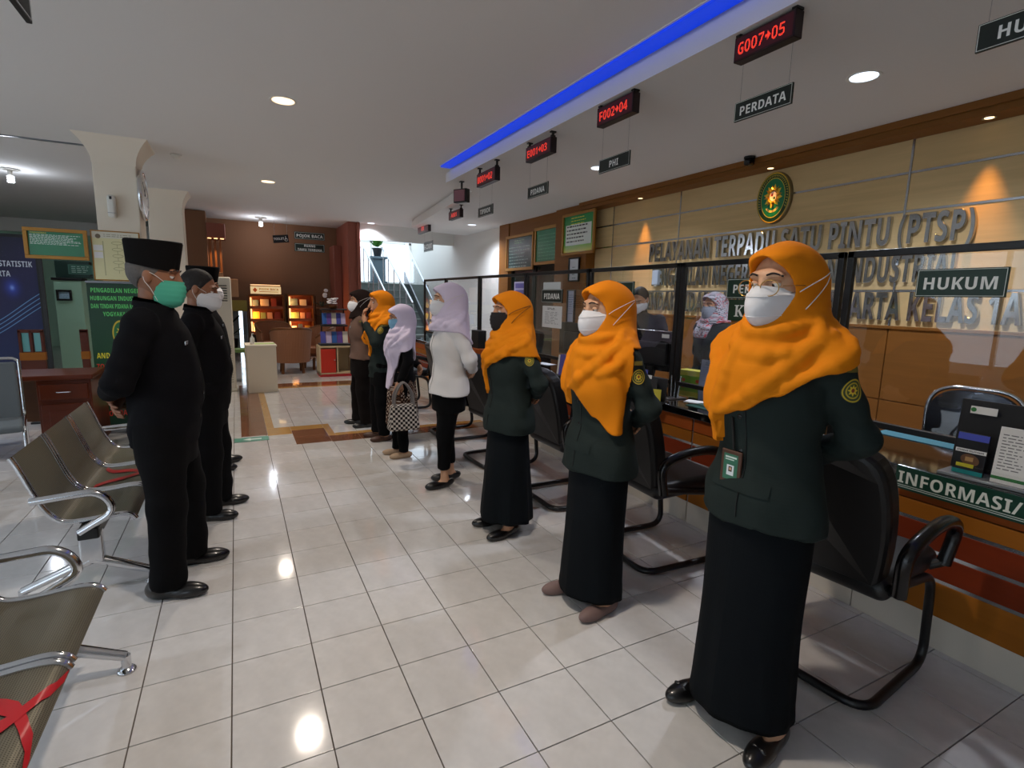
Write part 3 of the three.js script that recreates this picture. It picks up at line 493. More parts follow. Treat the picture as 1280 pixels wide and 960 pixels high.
// ================= people =================
// ---------- meshing a distance field ----------
function sdfGeo(f, b, cell) {
  const [x0, x1, y0, y1, z0, z1] = b, nx = Math.ceil((x1 - x0) / cell) + 1, ny = Math.ceil((y1 - y0) / cell) + 1, nzz = Math.ceil((z1 - z0) / cell) + 1;
  const val = new Float32Array(nx * ny * nzz), id = (i, j, k) => (k * ny + j) * nx + i, Bk = 5;
  for (let k = 0; k < nzz; k += Bk) for (let j = 0; j < ny; j += Bk) for (let i = 0; i < nx; i += Bk) {
    const h = (Bk - 1) / 2, d = f(x0 + (i + h) * cell, y0 + (j + h) * cell, z0 + (k + h) * cell), skip = Math.abs(d) > Bk * cell * 1.2;
    for (let c = k; c < Math.min(k + Bk, nzz); c++) for (let q = j; q < Math.min(j + Bk, ny); q++) for (let a = i; a < Math.min(i + Bk, nx); a++) val[id(a, q, c)] = skip ? d : f(x0 + a * cell, y0 + q * cell, z0 + c * cell);
  }
  const vid = new Int32Array(nx * ny * nzz).fill(-1), pos = [], idx = [], nor = [];
  const E = [[0, 1], [0, 2], [0, 4], [1, 3], [1, 5], [2, 3], [2, 6], [3, 7], [4, 5], [4, 6], [5, 7], [6, 7]], c8 = new Float32Array(8);
  for (let k = 0; k < nzz - 1; k++) for (let j = 0; j < ny - 1; j++) for (let i = 0; i < nx - 1; i++) {
    let m = 0; for (let c = 0; c < 8; c++) { c8[c] = val[id(i + (c & 1), j + (c >> 1 & 1), k + (c >> 2))]; if (c8[c] < 0) m |= 1 << c; }
    if (m === 0 || m === 255) continue;
    let sx = 0, sy = 0, sz = 0, n = 0;
    for (const [a, e] of E) if ((c8[a] < 0) !== (c8[e] < 0)) { const t = c8[a] / (c8[a] - c8[e]); sx += mix(a & 1, e & 1, t); sy += mix(a >> 1 & 1, e >> 1 & 1, t); sz += mix(a >> 2, e >> 2, t); n++; }
    const tx = sx / n, ty = sy / n, tz = sz / n, g2 = (a, e, p, q) => mix(mix(c8[a[1]] - c8[a[0]], c8[a[3]] - c8[a[2]], p), mix(c8[a[5]] - c8[a[4]], c8[a[7]] - c8[a[6]], p), q);
    const gx = g2([0, 1, 2, 3, 4, 5, 6, 7], 0, ty, tz), gy = g2([0, 2, 1, 3, 4, 6, 5, 7], 0, tx, tz), gz = g2([0, 4, 1, 5, 2, 6, 3, 7], 0, tx, ty), gl = Math.hypot(gx, gy, gz) || 1; nor.push(gx / gl, gy / gl, gz / gl);
    vid[id(i, j, k)] = pos.length / 3; pos.push(x0 + (i + sx / n) * cell, y0 + (j + sy / n) * cell, z0 + (k + sz / n) * cell);
  }
  for (let k = 1; k < nzz - 1; k++) for (let j = 1; j < ny - 1; j++) for (let i = 1; i < nx - 1; i++) {
    const v = val[id(i, j, k)] < 0;
    const quad = (a, b2, c, d, s) => { if (a < 0 || b2 < 0 || c < 0 || d < 0) return; if (s) idx.push(a, b2, c, a, c, d); else idx.push(a, c, b2, a, d, c); };
    if (v !== (val[id(i + 1, j, k)] < 0)) quad(vid[id(i, j - 1, k - 1)], vid[id(i, j, k - 1)], vid[id(i, j, k)], vid[id(i, j - 1, k)], v);
    if (v !== (val[id(i, j + 1, k)] < 0)) quad(vid[id(i - 1, j, k - 1)], vid[id(i - 1, j, k)], vid[id(i, j, k)], vid[id(i, j, k - 1)], v);
    if (v !== (val[id(i, j, k + 1)] < 0)) quad(vid[id(i - 1, j - 1, k)], vid[id(i, j - 1, k)], vid[id(i, j, k)], vid[id(i - 1, j, k)], v);
  }
  const g = new THREE.BufferGeometry(); g.setAttribute('position', new THREE.Float32BufferAttribute(pos, 3)); g.setAttribute('normal', new THREE.Float32BufferAttribute(nor, 3)); 
  const uv = new Float32Array(pos.length / 3 * 2); for (let i = 0; i < pos.length / 3; i++) { uv[i * 2] = (pos[i * 3] + pos[i * 3 + 2]) * 6; uv[i * 2 + 1] = pos[i * 3 + 1] * 6; } g.setAttribute('uv', new THREE.BufferAttribute(uv, 2)); g.setIndex(idx); return g;
}
const smin = (a, b, k) => { const h = Math.max(k - Math.abs(a - b), 0) / k; return Math.min(a, b) - h * h * k * .25; };
const smax = (a, b, k) => -smin(-a, -b, k);
const capS = (ax, ay, az, bx, by, bz, r0, r1) => { const dx = bx - ax, dy = by - ay, dz = bz - az, L = dx * dx + dy * dy + dz * dz; return (x, y, z) => { const t = clamp(((x - ax) * dx + (y - ay) * dy + (z - az) * dz) / L, 0, 1); return Math.hypot(x - ax - t * dx, y - ay - t * dy, z - az - t * dz) - r0 - t * (r1 - r0); }; };
const ellS = (cx, cy, cz, a, b, c) => (x, y, z) => { const px = x - cx, py = y - cy, pz = z - cz, k0 = Math.hypot(px / a, py / b, pz / c), k1 = Math.hypot(px / (a * a), py / (b * b), pz / (c * c)); return k1 < 1e-6 ? -Math.min(a, b, c) : k0 * (k0 - 1) / k1; };
function profile(rows) {                                   // rows [y, rx, rz, zc] from the bottom up
  const N = 160, ya = rows[0][0], yb = rows[rows.length - 1][0], tab = [];
  for (let i = 0; i <= N; i++) { const y = mix(ya, yb, i / N); let k = 0; while (k < rows.length - 2 && rows[k + 1][0] < y) k++; const p0 = rows[Math.max(0, k - 1)], p1 = rows[k], p2 = rows[k + 1], p3 = rows[Math.min(rows.length - 1, k + 2)], t = clamp((y - p1[0]) / (p2[0] - p1[0]), 0, 1); tab.push([1, 2, 3].map((c) => { const a = p0[c] ?? 0, b = p1[c] ?? 0, d = p2[c] ?? 0, e = p3[c] ?? 0, m1 = (d - a) * .5, m2 = (e - b) * .5, t2 = t * t, t3 = t2 * t; return (2 * t3 - 3 * t2 + 1) * b + (t3 - 2 * t2 + t) * m1 + (-2 * t3 + 3 * t2) * d + (t3 - t2) * m2; })); }
  const at = (y) => { const t = clamp((y - ya) / (yb - ya) * N, 0, N - .001), i = t | 0, u = t - i, a = tab[i], b = tab[i + 1]; return [a[0] + (b[0] - a[0]) * u, a[1] + (b[1] - a[1]) * u, a[2] + (b[2] - a[2]) * u]; };
  const fn = (x, y, z) => { const r = at(y), q = Math.hypot(x / r[0], (z - r[2]) / r[1]), d = (q - 1) * Math.min(r[0], r[1]) * .95; return Math.max(d, y - yb, ya - y); };
  fn.at = at; return fn;
}
const merged = (gs) => { const l = gs.map((g) => { const q = g.clone(); for (const k of Object.keys(q.attributes)) if (!['position', 'normal', 'uv'].includes(k)) q.deleteAttribute(k); return q; }); return mergeGeometries(l); };
function march(f, o, d, far = .6) { let t = 0; const p = o.clone(); for (let i = 0; i < 60; i++) { const q = f(p.x, p.y, p.z); if (q < .0006) return p; t += q * .7; if (t > far) return p; p.copy(o).addScaledVector(d, t); } return p; }
function decal(f, c, dir, w, h, n = 10, off = .0025, round = false) {   // a patch laid onto a surface
  const D = V(...dir).normalize(), U = V(0, 1, 0).cross(D.clone().negate()).normalize(), W = D.clone().negate().cross(U).normalize(), g = round ? new THREE.RingGeometry(0, .5, 24, 4) : new THREE.PlaneGeometry(1, 1, n, n), p = g.attributes.position;
  for (let i = 0; i < p.count; i++) { const o = V(...c).addScaledVector(U, p.getX(i) * w).addScaledVector(W, p.getY(i) * h), q = march(f, o, D); q.addScaledVector(D, -off); p.setXYZ(i, q.x, q.y, q.z); }
  g.computeVertexNormals(); return g;
}
// ---------- cloth and skin ----------
const fabric = (c, rough = .85, o = {}) => phys(c, rough, { specularIntensity: .3, bumpMap: weaveTex, bumpScale: .0003, ...o });
const F = {
  skin: phys('#b98563', .55, { sheen: .15 }), skinDark: phys('#8d5d42', .55), skinPale: phys('#c99a78', .55),
  orange: fabric('#df8210', .8), lilac: fabric('#d6cade', .85), blackCloth: fabric('#0a090b', .85), brownHijab: fabric('#1d120f', .85),
  green: fabric('#222b29', .8), skirt: fabric('#0b1014', .88), whiteBlouse: fabric('#e0dddb', .75), police: fabric('#6a5348', .8), darkBrown: fabric('#120c0b', .85), navy: fabric('#07070c', .85), navy2: fabric('#09080c', .85), trousers: fabric('#060608', .88), charcoal: fabric('#2c2f33', .85),
  maskWhite: std('#dcdcdf', .8), maskGreen: std('#45a78d', .75), maskBlue: std('#7fb2cf', .75), maskBlack: std('#141214', .85),
  eye: std('#e6dfd6', .25), iris: std('#1a0f0a', .15), brow: std('#1c120e', .8), hair: std('#15110f', .75), greyHair: std('#5a5450', .8), strap: std('#d9d5d0', .7),
  shoeBlack: phys('#0b0b0d', .3, { clearcoat: .3 }), shoeTaupe: std('#7d6560', .6), shoeBeige: std('#b59a7e', .7), shoeBrown: std('#4a2f22', .45),
};
const patchTex = canvasTex(128, 128, (g) => { g.fillStyle = '#1c2a1c'; g.fillRect(0, 0, 128, 128); const c = (r, f) => { g.beginPath(); g.ellipse(64, 64, r * .92, r, 0, 0, 7); g.fillStyle = f; g.fill(); }; c(62, '#b9a024'); c(54, '#2d3a1c'); c(44, '#b09a26'); c(36, '#39481e'); g.beginPath(); for (let i = 0; i < 16; i++) { const a = i * Math.PI / 8, r = i % 2 ? 18 : 32; g.lineTo(64 + r * Math.cos(a), 64 + r * Math.sin(a)); } g.fillStyle = '#d3b52e'; g.fill(); c(11, '#7a2f1a'); });
const M_patch = printed(patchTex, .7);
const batikTex = dataTex(128, (x, y) => { const n = tile((a, b) => Math.sin(a * 7 + 2 * nz(a * 2, b * 2, 1)) * Math.sin(b * 6 + 2 * nz(a * 2, b * 2, 7)), x, y, 4); return n > .25 ? [.78, .72, .66] : n > -.1 ? [.36, .24, .18] : [.12, .09, .08]; });
const floralTex = dataTex(128, (x, y) => { const n = tile((a, b) => nz(a * 3, b * 3, 2.2), x, y, 5), m = tile((a, b) => nz(a * 4, b * 4, 6.2), x, y, 5); return n > .18 ? [.75, .25, .28] : m > .15 ? [.14, .12, .16] : [.74, .74, .78]; });
F.batik = fabric('#ffffff', .85, { map: batikTex }); F.floral = fabric('#ffffff', .85, { map: floralTex });

const FEMALE = [[.60, .178, .132, 0], [.70, .180, .135, 0], [.82, .174, .132, -.004], [.96, .146, .112, 0], [1.10, .156, .125, .014], [1.20, .152, .106, .006], [1.275, .122, .080, -.004], [1.33, .066, .060, -.006], [1.36, .05, .05, -.006]];
const MALE = [[.60, .160, .125, 0], [.70, .166, .130, 0], [.84, .168, .136, .008], [.98, .168, .142, .018], [1.12, .176, .132, .012], [1.22, .172, .112, .002], [1.285, .132, .086, -.008], [1.335, .07, .064, -.01], [1.37, .05, .05, -.01]];

function person(o) {
  const k = o.H / 1.60, male = o.sex === 'm', root = thing(o.name ?? 'person', o.label, 'person', [o.pos[0], o.lift ?? 0, o.pos[1]], o.turn, o.group); root.scale.setScalar(k);
  const q = o.coarse ?? 1, skin = o.skin ?? F.skin, bw = o.wide ?? 1;
  const T0 = profile((male ? MALE : FEMALE).map(([y, a, b, c]) => [y, a * bw, b * (o.deep ?? bw), c]));
  const hs = male ? 1.04 : 1.1, hc = [0, male ? 1.462 : 1.455, .012], hm = new THREE.Matrix4().makeTranslation(...hc).multiply(new THREE.Matrix4().makeRotationFromEuler(new THREE.Euler((o.pitch ?? 0) * RAD, (o.yaw ?? 0) * RAD, 0, 'YXZ'))).scale(V(hs, hs, hs)), hi = hm.clone().invert(), e = hi.elements;
  const inHead = (fn) => (x, y, z) => fn(e[0] * x + e[4] * y + e[8] * z + e[12], e[1] * x + e[5] * y + e[9] * z + e[13], e[2] * x + e[6] * y + e[10] * z + e[14]);
  const hp = (x, y, z) => V(x, y, z).applyMatrix4(hm);
  // --- arms
  const sx = male ? .185 : .148, sets = { back: [[male ? .235 : .212, 1.02, -.095], [.055, .925, -.175]], chin: [[.20, 1.06, .10], [.045, 1.245, .165]], down: [[.225, 1.03, -.02], [.21, .82, .06]], desk: [[.22, 1.04, .02], [.10, .90, .22]] };
  const arms = [1, -1].map((s) => { const set = (Array.isArray(o.arms) ? o.arms[s > 0 ? 0 : 1] : o.arms) ?? 'back', [el, wr] = typeof set === 'string' ? sets[set] : set; return { s, sh: [s * sx * bw, male ? 1.262 : 1.248, -.012], el: [s * el[0] * bw, el[1], el[2]], wr: [s * wr[0], wr[1] + (s < 0 ? .02 : 0), wr[2] - (s < 0 && set === 'back' ? .015 : 0)], set }; });
  const armS = arms.map((a) => [capS(...a.sh, ...a.el, .045, .038), capS(...a.el, ...a.wr, .037, .024)]);
  const kx = o.low.type === 'skirt' ? .7 : 1, lr = o.low.type === 'skirt' ? .85 : 1;
  const spread = o.spread ?? .085, toe = o.toe ?? [0, 0];
  const feet = [1, -1].map((s, i) => ({ s, x: s * spread, z: toe[i] }));
  const legS = feet.map((f) => [capS(f.s * .075, .80, 0, f.x * kx, .44, .008 + f.z * .5, lr * .068, lr * .048), capS(f.x * kx, .44, .008 + f.z * .5, f.x, .075, f.z - .025, lr * .046, .03), capS(f.x, .042, f.z - .05, f.x * 1.1, .026, f.z + .085, .027, .017)]);
  const neck = capS(0, 1.30, -.012, hc[0], hc[1] - .06, hc[2] - .022, .052, .05);
  const bodyF = (x, y, z) => { let d = T0(x, y, z) + .026; for (const a of armS) d = smin(d, smin(a[0](x, y, z), a[1](x, y, z), .02), .03); for (const l of legS) d = smin(d, smin(smin(l[0](x, y, z), l[1](x, y, z), .02), l[2](x, y, z), .03), .03); return smin(d, neck(x, y, z), .03); };
  const parts = [sdfGeo(bodyF, [-.36, .36, -.0, 1.46, -.27, .30], .015 * q)];
  const H1 = [ellS(0, .022, -.014, .072, .09, .09), ellS(0, -.035, .02, .057, .075, .066), ellS(0, -.094, .056, .022, .02, .02), capS(0, .012, .084, 0, -.036, .103, .009, .0135), ellS(0, .03, .072, .05, .013, .016), ellS(0, -.062, .08, .024, .009, .012)], sock = [ellS(.031, .007, .092, .019, .011, .017), ellS(-.031, .007, .092, .019, .011, .017)], ears = [ellS(.073, -.004, -.008, .01, .03, .018), ellS(-.073, -.004, -.008, .01, .03, .018)];
  const headL = (x, y, z) => { let d = smin(H1[0](x, y, z), H1[1](x, y, z), .03); d = smin(d, H1[2](x, y, z), .025); d = smin(d, H1[4](x, y, z), .014); d = smax(d, -sock[0](x, y, z), .01); d = smax(d, -sock[1](x, y, z), .01); d = smin(d, H1[3](x, y, z), .012); d = smin(d, H1[5](x, y, z), .008); if (!o.hijab) d = smin(d, Math.min(ears[0](x, y, z), ears[1](x, y, z)), .006); return d; };
  const hg = sdfGeo(headL, [-.1, .1, -.13, .125, -.12, .125], .0055 * q); hg.applyMatrix4(hm); parts.push(hg);
  // --- hands
  for (const a of arms) {
    const wr = V(...a.wr), el = V(...a.el), dir = wr.clone().sub(el).normalize(); let zd, yd;
    if (a.set === 'back') { zd = V(-a.s * .75, -.45, -.1).normalize(); yd = V(0, -.2, -1); } else if (a.set === 'chin') { zd = V(-a.s * .35, .75, .15).normalize(); yd = V(a.s * .3, -.1, 1); } else { zd = dir; yd = V(a.s, .2, .2); }
    const xd = yd.clone().cross(zd).normalize(); yd = zd.clone().cross(xd).normalize();
    const mt = new THREE.Matrix4().makeBasis(xd, yd, zd).setPosition(wr), S = [ellS(0, 0, .045, .036, .017, .052), capS(0, 0, -.02, 0, 0, .02, .024, .024)], th = a.s * (xd.y > 0 ? 1 : 1);
    for (let i = 0; i < 4; i++) { let px = -.027 + .018 * i, py = 0, pz = .082, an = .25, L = [.062, .072, .068, .052][i] / 3; for (let s = 0; s < 3; s++) { an += .42; const ny = py - L * 1.25 * Math.sin(an - .4), nz2 = pz + L * 1.25 * Math.cos(an - .4); S.push(capS(px, py, pz, px, ny, nz2, .0088 - s * .0008, .0082 - s * .0008)); py = ny; pz = nz2; } }
    S.push(capS(.028, -.004, .025, .05, -.014, .058, .011, .0095), capS(.05, -.014, .058, .046, -.024, .088, .0095, .008));
    const hf = (x, y, z) => { let d = smin(S[0](x, y, z), S[1](x, y, z), .02); for (let i = 2; i < S.length; i++) d = smin(d, S[i](x, y, z), .006); return d; };
    const g = sdfGeo(hf, [-.05, .07, -.075, .035, -.05, .165], .0052 * q); g.applyMatrix4(mt); parts.push(g);
  }
  const body = mesh('body', merged(parts), skin, root);
  // --- face details
  const lm = (g) => g.applyMatrix4(hm), ff = [];
  for (const s of [1, -1]) {
    const eye = mesh('eye', lm(sph(.0115, s * .030, .006, .0700, 1, .85, 1, 14)), F.eye, body); mesh('iris', lm(sph(.0058, s * .030 + (o.gaze ?? 0), .0045, .0776, 1, 1, .7, 10)), F.iris, body);
    const lid = new THREE.SphereGeometry(.0128, 14, 8, 0, Math.PI * 2, 0, Math.PI * (o.lids ?? .42)); lid.rotateX(.12); lid.scale(1.12, .9, 1); lid.translate(s * .030, .006, .0700); mesh('eyelid', lm(lid), skin, body);
    mesh('eyebrow', lm(spline([[s * .013, .030, .0895], [s * .03, .0345, .087], [s * .049, .026, .071]], .0026, 10, 6)), F.brow, body);
  }
  mesh('lips', lm(ellipsoid(0, -.062, .088, .02, .007, .006)), std('#9c5a50', .5), body);
  // --- upper garment
  const ga = o.top, sleeve = arms.map((a) => { const c = V(...a.el).lerp(V(...a.wr), ga.cuff ?? .93); return [capS(...a.sh, ...a.el, (male ? .060 : .054) * (ga.loose ?? 1), (male ? .052 : .048) * (ga.loose ?? 1)), capS(...a.el, c.x, c.y, c.z, .051 * (ga.loose ?? 1), .038 * (ga.loose ?? 1))]; });
  const capY = 1.335, shl = capS(-sx * .92 * bw, male ? 1.262 : 1.246, -.012, sx * .92 * bw, male ? 1.262 : 1.246, -.012, .050, .050);
  const topF = (x, y, z) => {
    let d = smin(T0(x, y, z), shl(x, y, z), .04); const fold = .0035 * Math.sin(y * 34 + x * 9 + 4 * nz(x * 6, y * 5, z * 6 + (o.seed ?? 0))) * sstep(1.15, .95, y) + .004 * nz(x * 9, y * 9, z * 9 + 3);
    d -= .004 + fold; if (ga.flare) d -= ga.flare * sstep(.98, .68, y);
    d = Math.max(d, ga.hem - y + .006 * Math.sin(Math.atan2(x, z) * 3), y - capY);
    for (const a of sleeve) { let s1 = smin(a[0](x, y, z), a[1](x, y, z), .025); s1 -= .003 * Math.sin(y * 60 + z * 25 + x * 20); d = smin(d, s1, .022); }
    return d;
  };
  const upper = mesh(ga.name, sdfGeo(topF, [-.38, .38, ga.hem - .03, 1.36, -.3, .3], .0105 * q), ga.mat, root);
  if (ga.placket !== false) { // front edge and buttons
    const g = []; for (let y = ga.hem + .03; y < (ga.placketTop ?? 1.2); y += .02) g.push(march(topF, V(.012, y, .4), V(0, 0, -1)).add(V(0, 0, .0015)));
    mesh('placket', spline(g, .0022, g.length * 2, 5), ga.seam ?? std('#0c1010', .8), upper);
    for (let i = 0; i < 3; i++) { const p = march(topF, V(-.008, ga.hem + .12 + i * .11, .4), V(0, 0, -1)); mesh('button', sph(.008, p.x, p.y, p.z, 1, 1, .4, 10), ga.button ?? M.blackGloss, upper); }
  }
  if (ga.pockets) for (const s of [1, -1]) { mesh('pocket_flap', decal(topF, [s * .095, ga.hem + .13, .35], [-s * .25, 0, -1], .115, .042, 8, .004), ga.mat, upper); }
  if (ga.patch) { const a = arms[0], c = V(...a.sh).lerp(V(...a.el), .34); mesh('sleeve_patch', decal(topF, [c.x + .25, c.y, c.z + .12], [-.25, 0, -.12], .062, .068, 10, .003, true), ga.patchMat ?? M_patch, upper); const c2 = V(...a.sh).lerp(V(...a.el), .08); mesh('sleeve_tab', decal(topF, [c2.x + .25, c2.y + .0, c2.z + .12], [-.25, -.0, -.12], .09, .018, 8, .003), std('#6f6420', .7), upper); }
  if (ga.badge) { const p = march(topF, V(ga.badge[0], ga.badge[1], .4), V(0, 0, -1)); mesh('name_badge', rbox(.05, .018, .006, .002, p.x, p.y, p.z + .003), ga.badgeMat ?? M.steelStrip, upper); }
  if (ga.collar) { const NA = 40, pos = [], idx = []; for (let j = 0; j < 3; j++) for (let i = 0; i <= NA; i++) { const a = .12 + i / NA * (Math.PI * 2 - .24), rr2 = [.074, .070, .080][j], y = [1.305, 1.372, 1.335][j] - .018 * (Math.cos(a) + 1) * .6; pos.push(Math.sin(a) * rr2, y, -.006 + Math.cos(a) * rr2 * 1.02); } for (let j = 0; j < 2; j++) for (let i = 0; i < NA; i++) { const a = j * (NA + 1) + i, b = a + NA + 1; idx.push(a, a + 1, b, a + 1, b + 1, b); } const g = new THREE.BufferGeometry(); g.setAttribute('position', new THREE.Float32BufferAttribute(pos, 3)); g.setIndex(idx); g.computeVertexNormals(); mesh('collar', g, ga.mat, upper); }
  // --- lower garment
  const lo = o.low; let lowF;
  if (lo.type === 'skirt') {
    const rows = lo.rows ?? [[.07, .172, .150, .01], [.12, .168, .146, .01], [.40, .160, .135, .005], [.62, .166, .128, 0], [.80, .166, .126, 0], [.86, .15, .115, 0]], P = profile(rows), NA = 64, NY = 40, pos = [], uv = [], idx = [], y0 = rows[0][0], y1 = rows[rows.length - 1][0];
    for (let j = 0; j <= NY + 1; j++) for (let i = 0; i <= NA; i++) { const y = j > NY ? y0 + .02 : mix(y1, y0, j / NY), r = P.at(y), a = i / NA * Math.PI * 2, w = sstep(.8, .15, y), f = 1 + w * (lo.pleat ?? .02) * Math.sin(a * 7 + 1.3 * Math.sin(a * 2 + (o.seed ?? 0))) + w * .012 * Math.sin(a * 13 + y * 5), s = j > NY ? .3 : 1; pos.push(Math.sin(a) * r[0] * f * s, y + (j === NY ? .006 * Math.sin(a * 2) : 0), r[2] + Math.cos(a) * r[1] * f * s); uv.push(a, y * 6); }
    for (let j = 0; j <= NY; j++) for (let i = 0; i < NA; i++) { const a = j * (NA + 1) + i, b = a + NA + 1; idx.push(a, b, a + 1, a + 1, b, b + 1); }
    const g = new THREE.BufferGeometry(); g.setAttribute('position', new THREE.Float32BufferAttribute(pos, 3)); g.setAttribute('uv', new THREE.Float32BufferAttribute(uv, 2)); g.setIndex(idx); g.computeVertexNormals(); mesh('skirt', g, lo.mat, root);
  } else {
    const lg = feet.map((f) => [capS(f.s * .083, .78, 0, f.x, .44, .01 + f.z * .5, .092 * (lo.w ?? 1), .07 * (lo.w ?? 1)), capS(f.x, .44, .01 + f.z * .5, f.x, lo.hem ?? .05, f.z - .02, .07 * (lo.w ?? 1), .058 * (lo.w2 ?? lo.w ?? 1))]);
    lowF = (x, y, z) => { let d = 9; for (const l of lg) { const s1 = smin(l[0](x, y, z), l[1](x, y, z), .03) - .004 * nz(x * 8, y * 14, z * 8 + 5) - .004 * Math.sin(y * 38 + x * 12) * sstep(.35, .08, y); d = d === 9 ? s1 : smin(d, s1, .03); } d = smin(d, Math.max(T0(x, y, z) + .006, y - .92), .03); return Math.max(d, (lo.hem ?? .05) - y); };
    mesh('trousers', sdfGeo(lowF, [-.32, .32, 0, .94, -.28, .28], .0125 * q), lo.mat, root);
  }
  if (o.tunic) { const P = profile(o.tunic.rows); const tf = (x, y, z) => P(x, y, z) - .006 * Math.sin(Math.atan2(x, z) * 9 + y * 4); mesh('tunic', sdfGeo(tf, [-.3, .3, o.tunic.rows[0][0] - .03, 1.0, -.25, .25], .012 * q), o.tunic.mat, root); }
  // --- shoes
  for (const f of feet) {
    const h = o.heel ?? .0, S1 = ellS(0, .028, .055, .043, .037, .095), S2 = ellS(0, .036 + h * .5, -.065, .034, .042, .055), S3 = ellS(0, .088, -.035, .028, .05, .085), st = o.boot;
    const sf = (x, y, z) => { let d = smin(S1(x, y, z), S2(x, y, z), .045); if (!st) d = smax(d, -S3(x, y, z), .008); else d = smin(d, capS(0, .06, -.06, 0, .11, -.05, .04, .038)(x, y, z), .03); return Math.max(d, -y); };
    const g = sdfGeo(sf, [-.06, .06, -.006, .17, -.14, .17], .0065 * q); if (!male) g.scale(.9, .92, .92); g.rotateY(f.s * .13 + (o.footTurn ?? 0)); g.translate(f.x * 1.05, 0, f.z); mesh('shoe', g, o.shoe, root);
    if (o.bow) mesh('shoe_bow', put(mergeGeometries([sph(.012, -.012, 0, 0, 1.2, .7, .6, 8), sph(.012, .012, 0, 0, 1.2, .7, .6, 8)]), f.x * 1.05 + .012 * f.s, .052, f.z + .075), o.shoe, root);
  }
  // --- scarf
  if (o.hijab) {
    const hj = o.hijab, hem = (phi) => { const t = hj.hem; if (phi < t[0][0]) phi += 360; for (let i = 0; i < t.length - 1; i++) if (phi >= t[i][0] && phi <= t[i + 1][0]) { const u = (phi - t[i][0]) / (t[i + 1][0] - t[i][0] || 1); return mix(t[i][1], t[i + 1][1], u * u * (3 - 2 * u)); } const a = t[t.length - 1], b = t[0], u = (phi - a[0]) / (b[0] + 360 - a[0]); return mix(a[1], b[1], u); };
    const hood = [ellS(0, .018, -.022, .086, .103, .110), ellS(0, -.07, -.012, .083, .08, .092), ellS(0, .070, .052, .056, .026, .05), ellS(0, -.035, -.075, .078, .10, .066)];
    const hoodF = inHead((x, y, z) => { let d = smin(hood[0](x, y, z), hood[1](x, y, z), .05); d = smin(d, hood[2](x, y, z), .035); d = smin(d, hood[3](x, y, z), .05); d -= .0025 * Math.sin(30 * (y * .7 - z) + 5 * Math.abs(x) * 8) * sstep(.06, -.06, z); const yy = (y + .012) / .090, w = .065 - .010 * clamp(yy, -1, 1) * (yy > 0 ? 1 : -.3); const cut = (Math.hypot(x / w, yy) - 1) * .055; return smax(d, -Math.max(cut, .012 - z), .008); });
    const nk = capS(0, 1.41, -.045, 0, 1.27, -.025, .092, .118), fr = capS(0, 1.345, .03, 0, 1.20, .062, .072, .095), sl = [1, -1].map((s) => capS(s * .035, 1.345, -.045, s * (sx + .002) * bw, 1.238, -.022, .082, .060));
    const mouth = inHead((x, y, z) => { const yy = (y + .012) / .090, w = .064; return Math.max((Math.hypot(x / w, yy) - 1) * .055, .012 - z, z - .2); });
    let ridges = null;
    const hjF = (x, y, z) => {
      const hd = hoodF(x, y, z); if (hd > .22 && y > 1.38) return hd;
      const phi = Math.atan2(x, z) / RAD, hmY = hem(phi), fa = sstep(1.40, 1.30, y), n1 = nz(x * 4, y * 4, z * 4 + (o.seed ?? 0)), w2 = .5 + .5 * Math.sin(phi * .10 + y * 5 + 3 * n1 + (o.seed ?? 0)), g = (hj.fold ?? 1) * (.012 * w2 * w2 * sstep(1.30, 1.12, y)) * fa;
      let d = smin(T0(x, y, z) - (hj.off ?? .017), nk(x, y, z), .05); d = smin(d, fr(x, y, z), .05);
      if (hj.shoulders !== false) for (const s of sl) d = smin(d, s(x, y, z), .04);
      for (const a of sleeve) d = smin(d, a[0](x, y, z) - .008, .03);
      if (ridges) for (const r of ridges) d = smin(d, r(x, y, z), .024);
      d -= g; d = smax(d, hmY - y, .006); d = smax(d, y - 1.42, .02);
      d = smax(d, -mouth(x, y, z), .006);
      return smin(d, hd, .02);
    };
    const sets = { a: [[[-50, 1.355], [-10, 1.322], [35, 1.325], [75, 1.345]], [[-78, 1.33], [-30, 1.27], [20, 1.255], [70, 1.285], [95, 1.325]], [[92, 1.36], [76, 1.305], [42, 1.22], [5, 1.13], [-35, 1.05]], [[118, 1.35], [98, 1.285], [75, 1.23], [45, 1.17]], [[-95, 1.34], [-80, 1.27], [-60, 1.18], [-50, 1.08]], [[-18, 1.30], [-24, 1.2], [-30, 1.08]]], b: [[[-60, 1.345], [-5, 1.31], [45, 1.30], [95, 1.34]], [[130, 1.36], [95, 1.315], [50, 1.26], [0, 1.20], [-30, 1.12], [-40, 1.0]], [[125, 1.34], [90, 1.28], [45, 1.21], [10, 1.15]], [[150, 1.36], [140, 1.27], [125, 1.16]], [[108, 1.36], [75, 1.335], [30, 1.27], [-15, 1.25], [-55, 1.30]], [[60, 1.30], [55, 1.2], [60, 1.1]]] }[hj.set ?? 'a'];
    const rl = []; for (const line of sets) { const P = line.map(([ph, y]) => { const s = Math.sin(ph * RAD), c = Math.cos(ph * RAD), q = march(hjF, V(s * .42, y, c * .42), V(-s, 0, -c), .42); return q.addScaledVector(V(s, 0, c), -.004); }), cv = new THREE.CatmullRomCurve3(P).getPoints(P.length * 2); for (let i = 0; i < cv.length - 1; i++) { const t0 = i / (cv.length - 1), t1 = (i + 1) / (cv.length - 1), w = (t) => .004 + .0095 * Math.sin(Math.PI * clamp(t, .03, .97)); rl.push(capS(cv[i].x, cv[i].y, cv[i].z, cv[i + 1].x, cv[i + 1].y, cv[i + 1].z, w(t0), w(t1))); } }
    if (hj.ridges !== false) ridges = rl;
    const lowest = Math.min(...hj.hem.map((a) => a[1]));
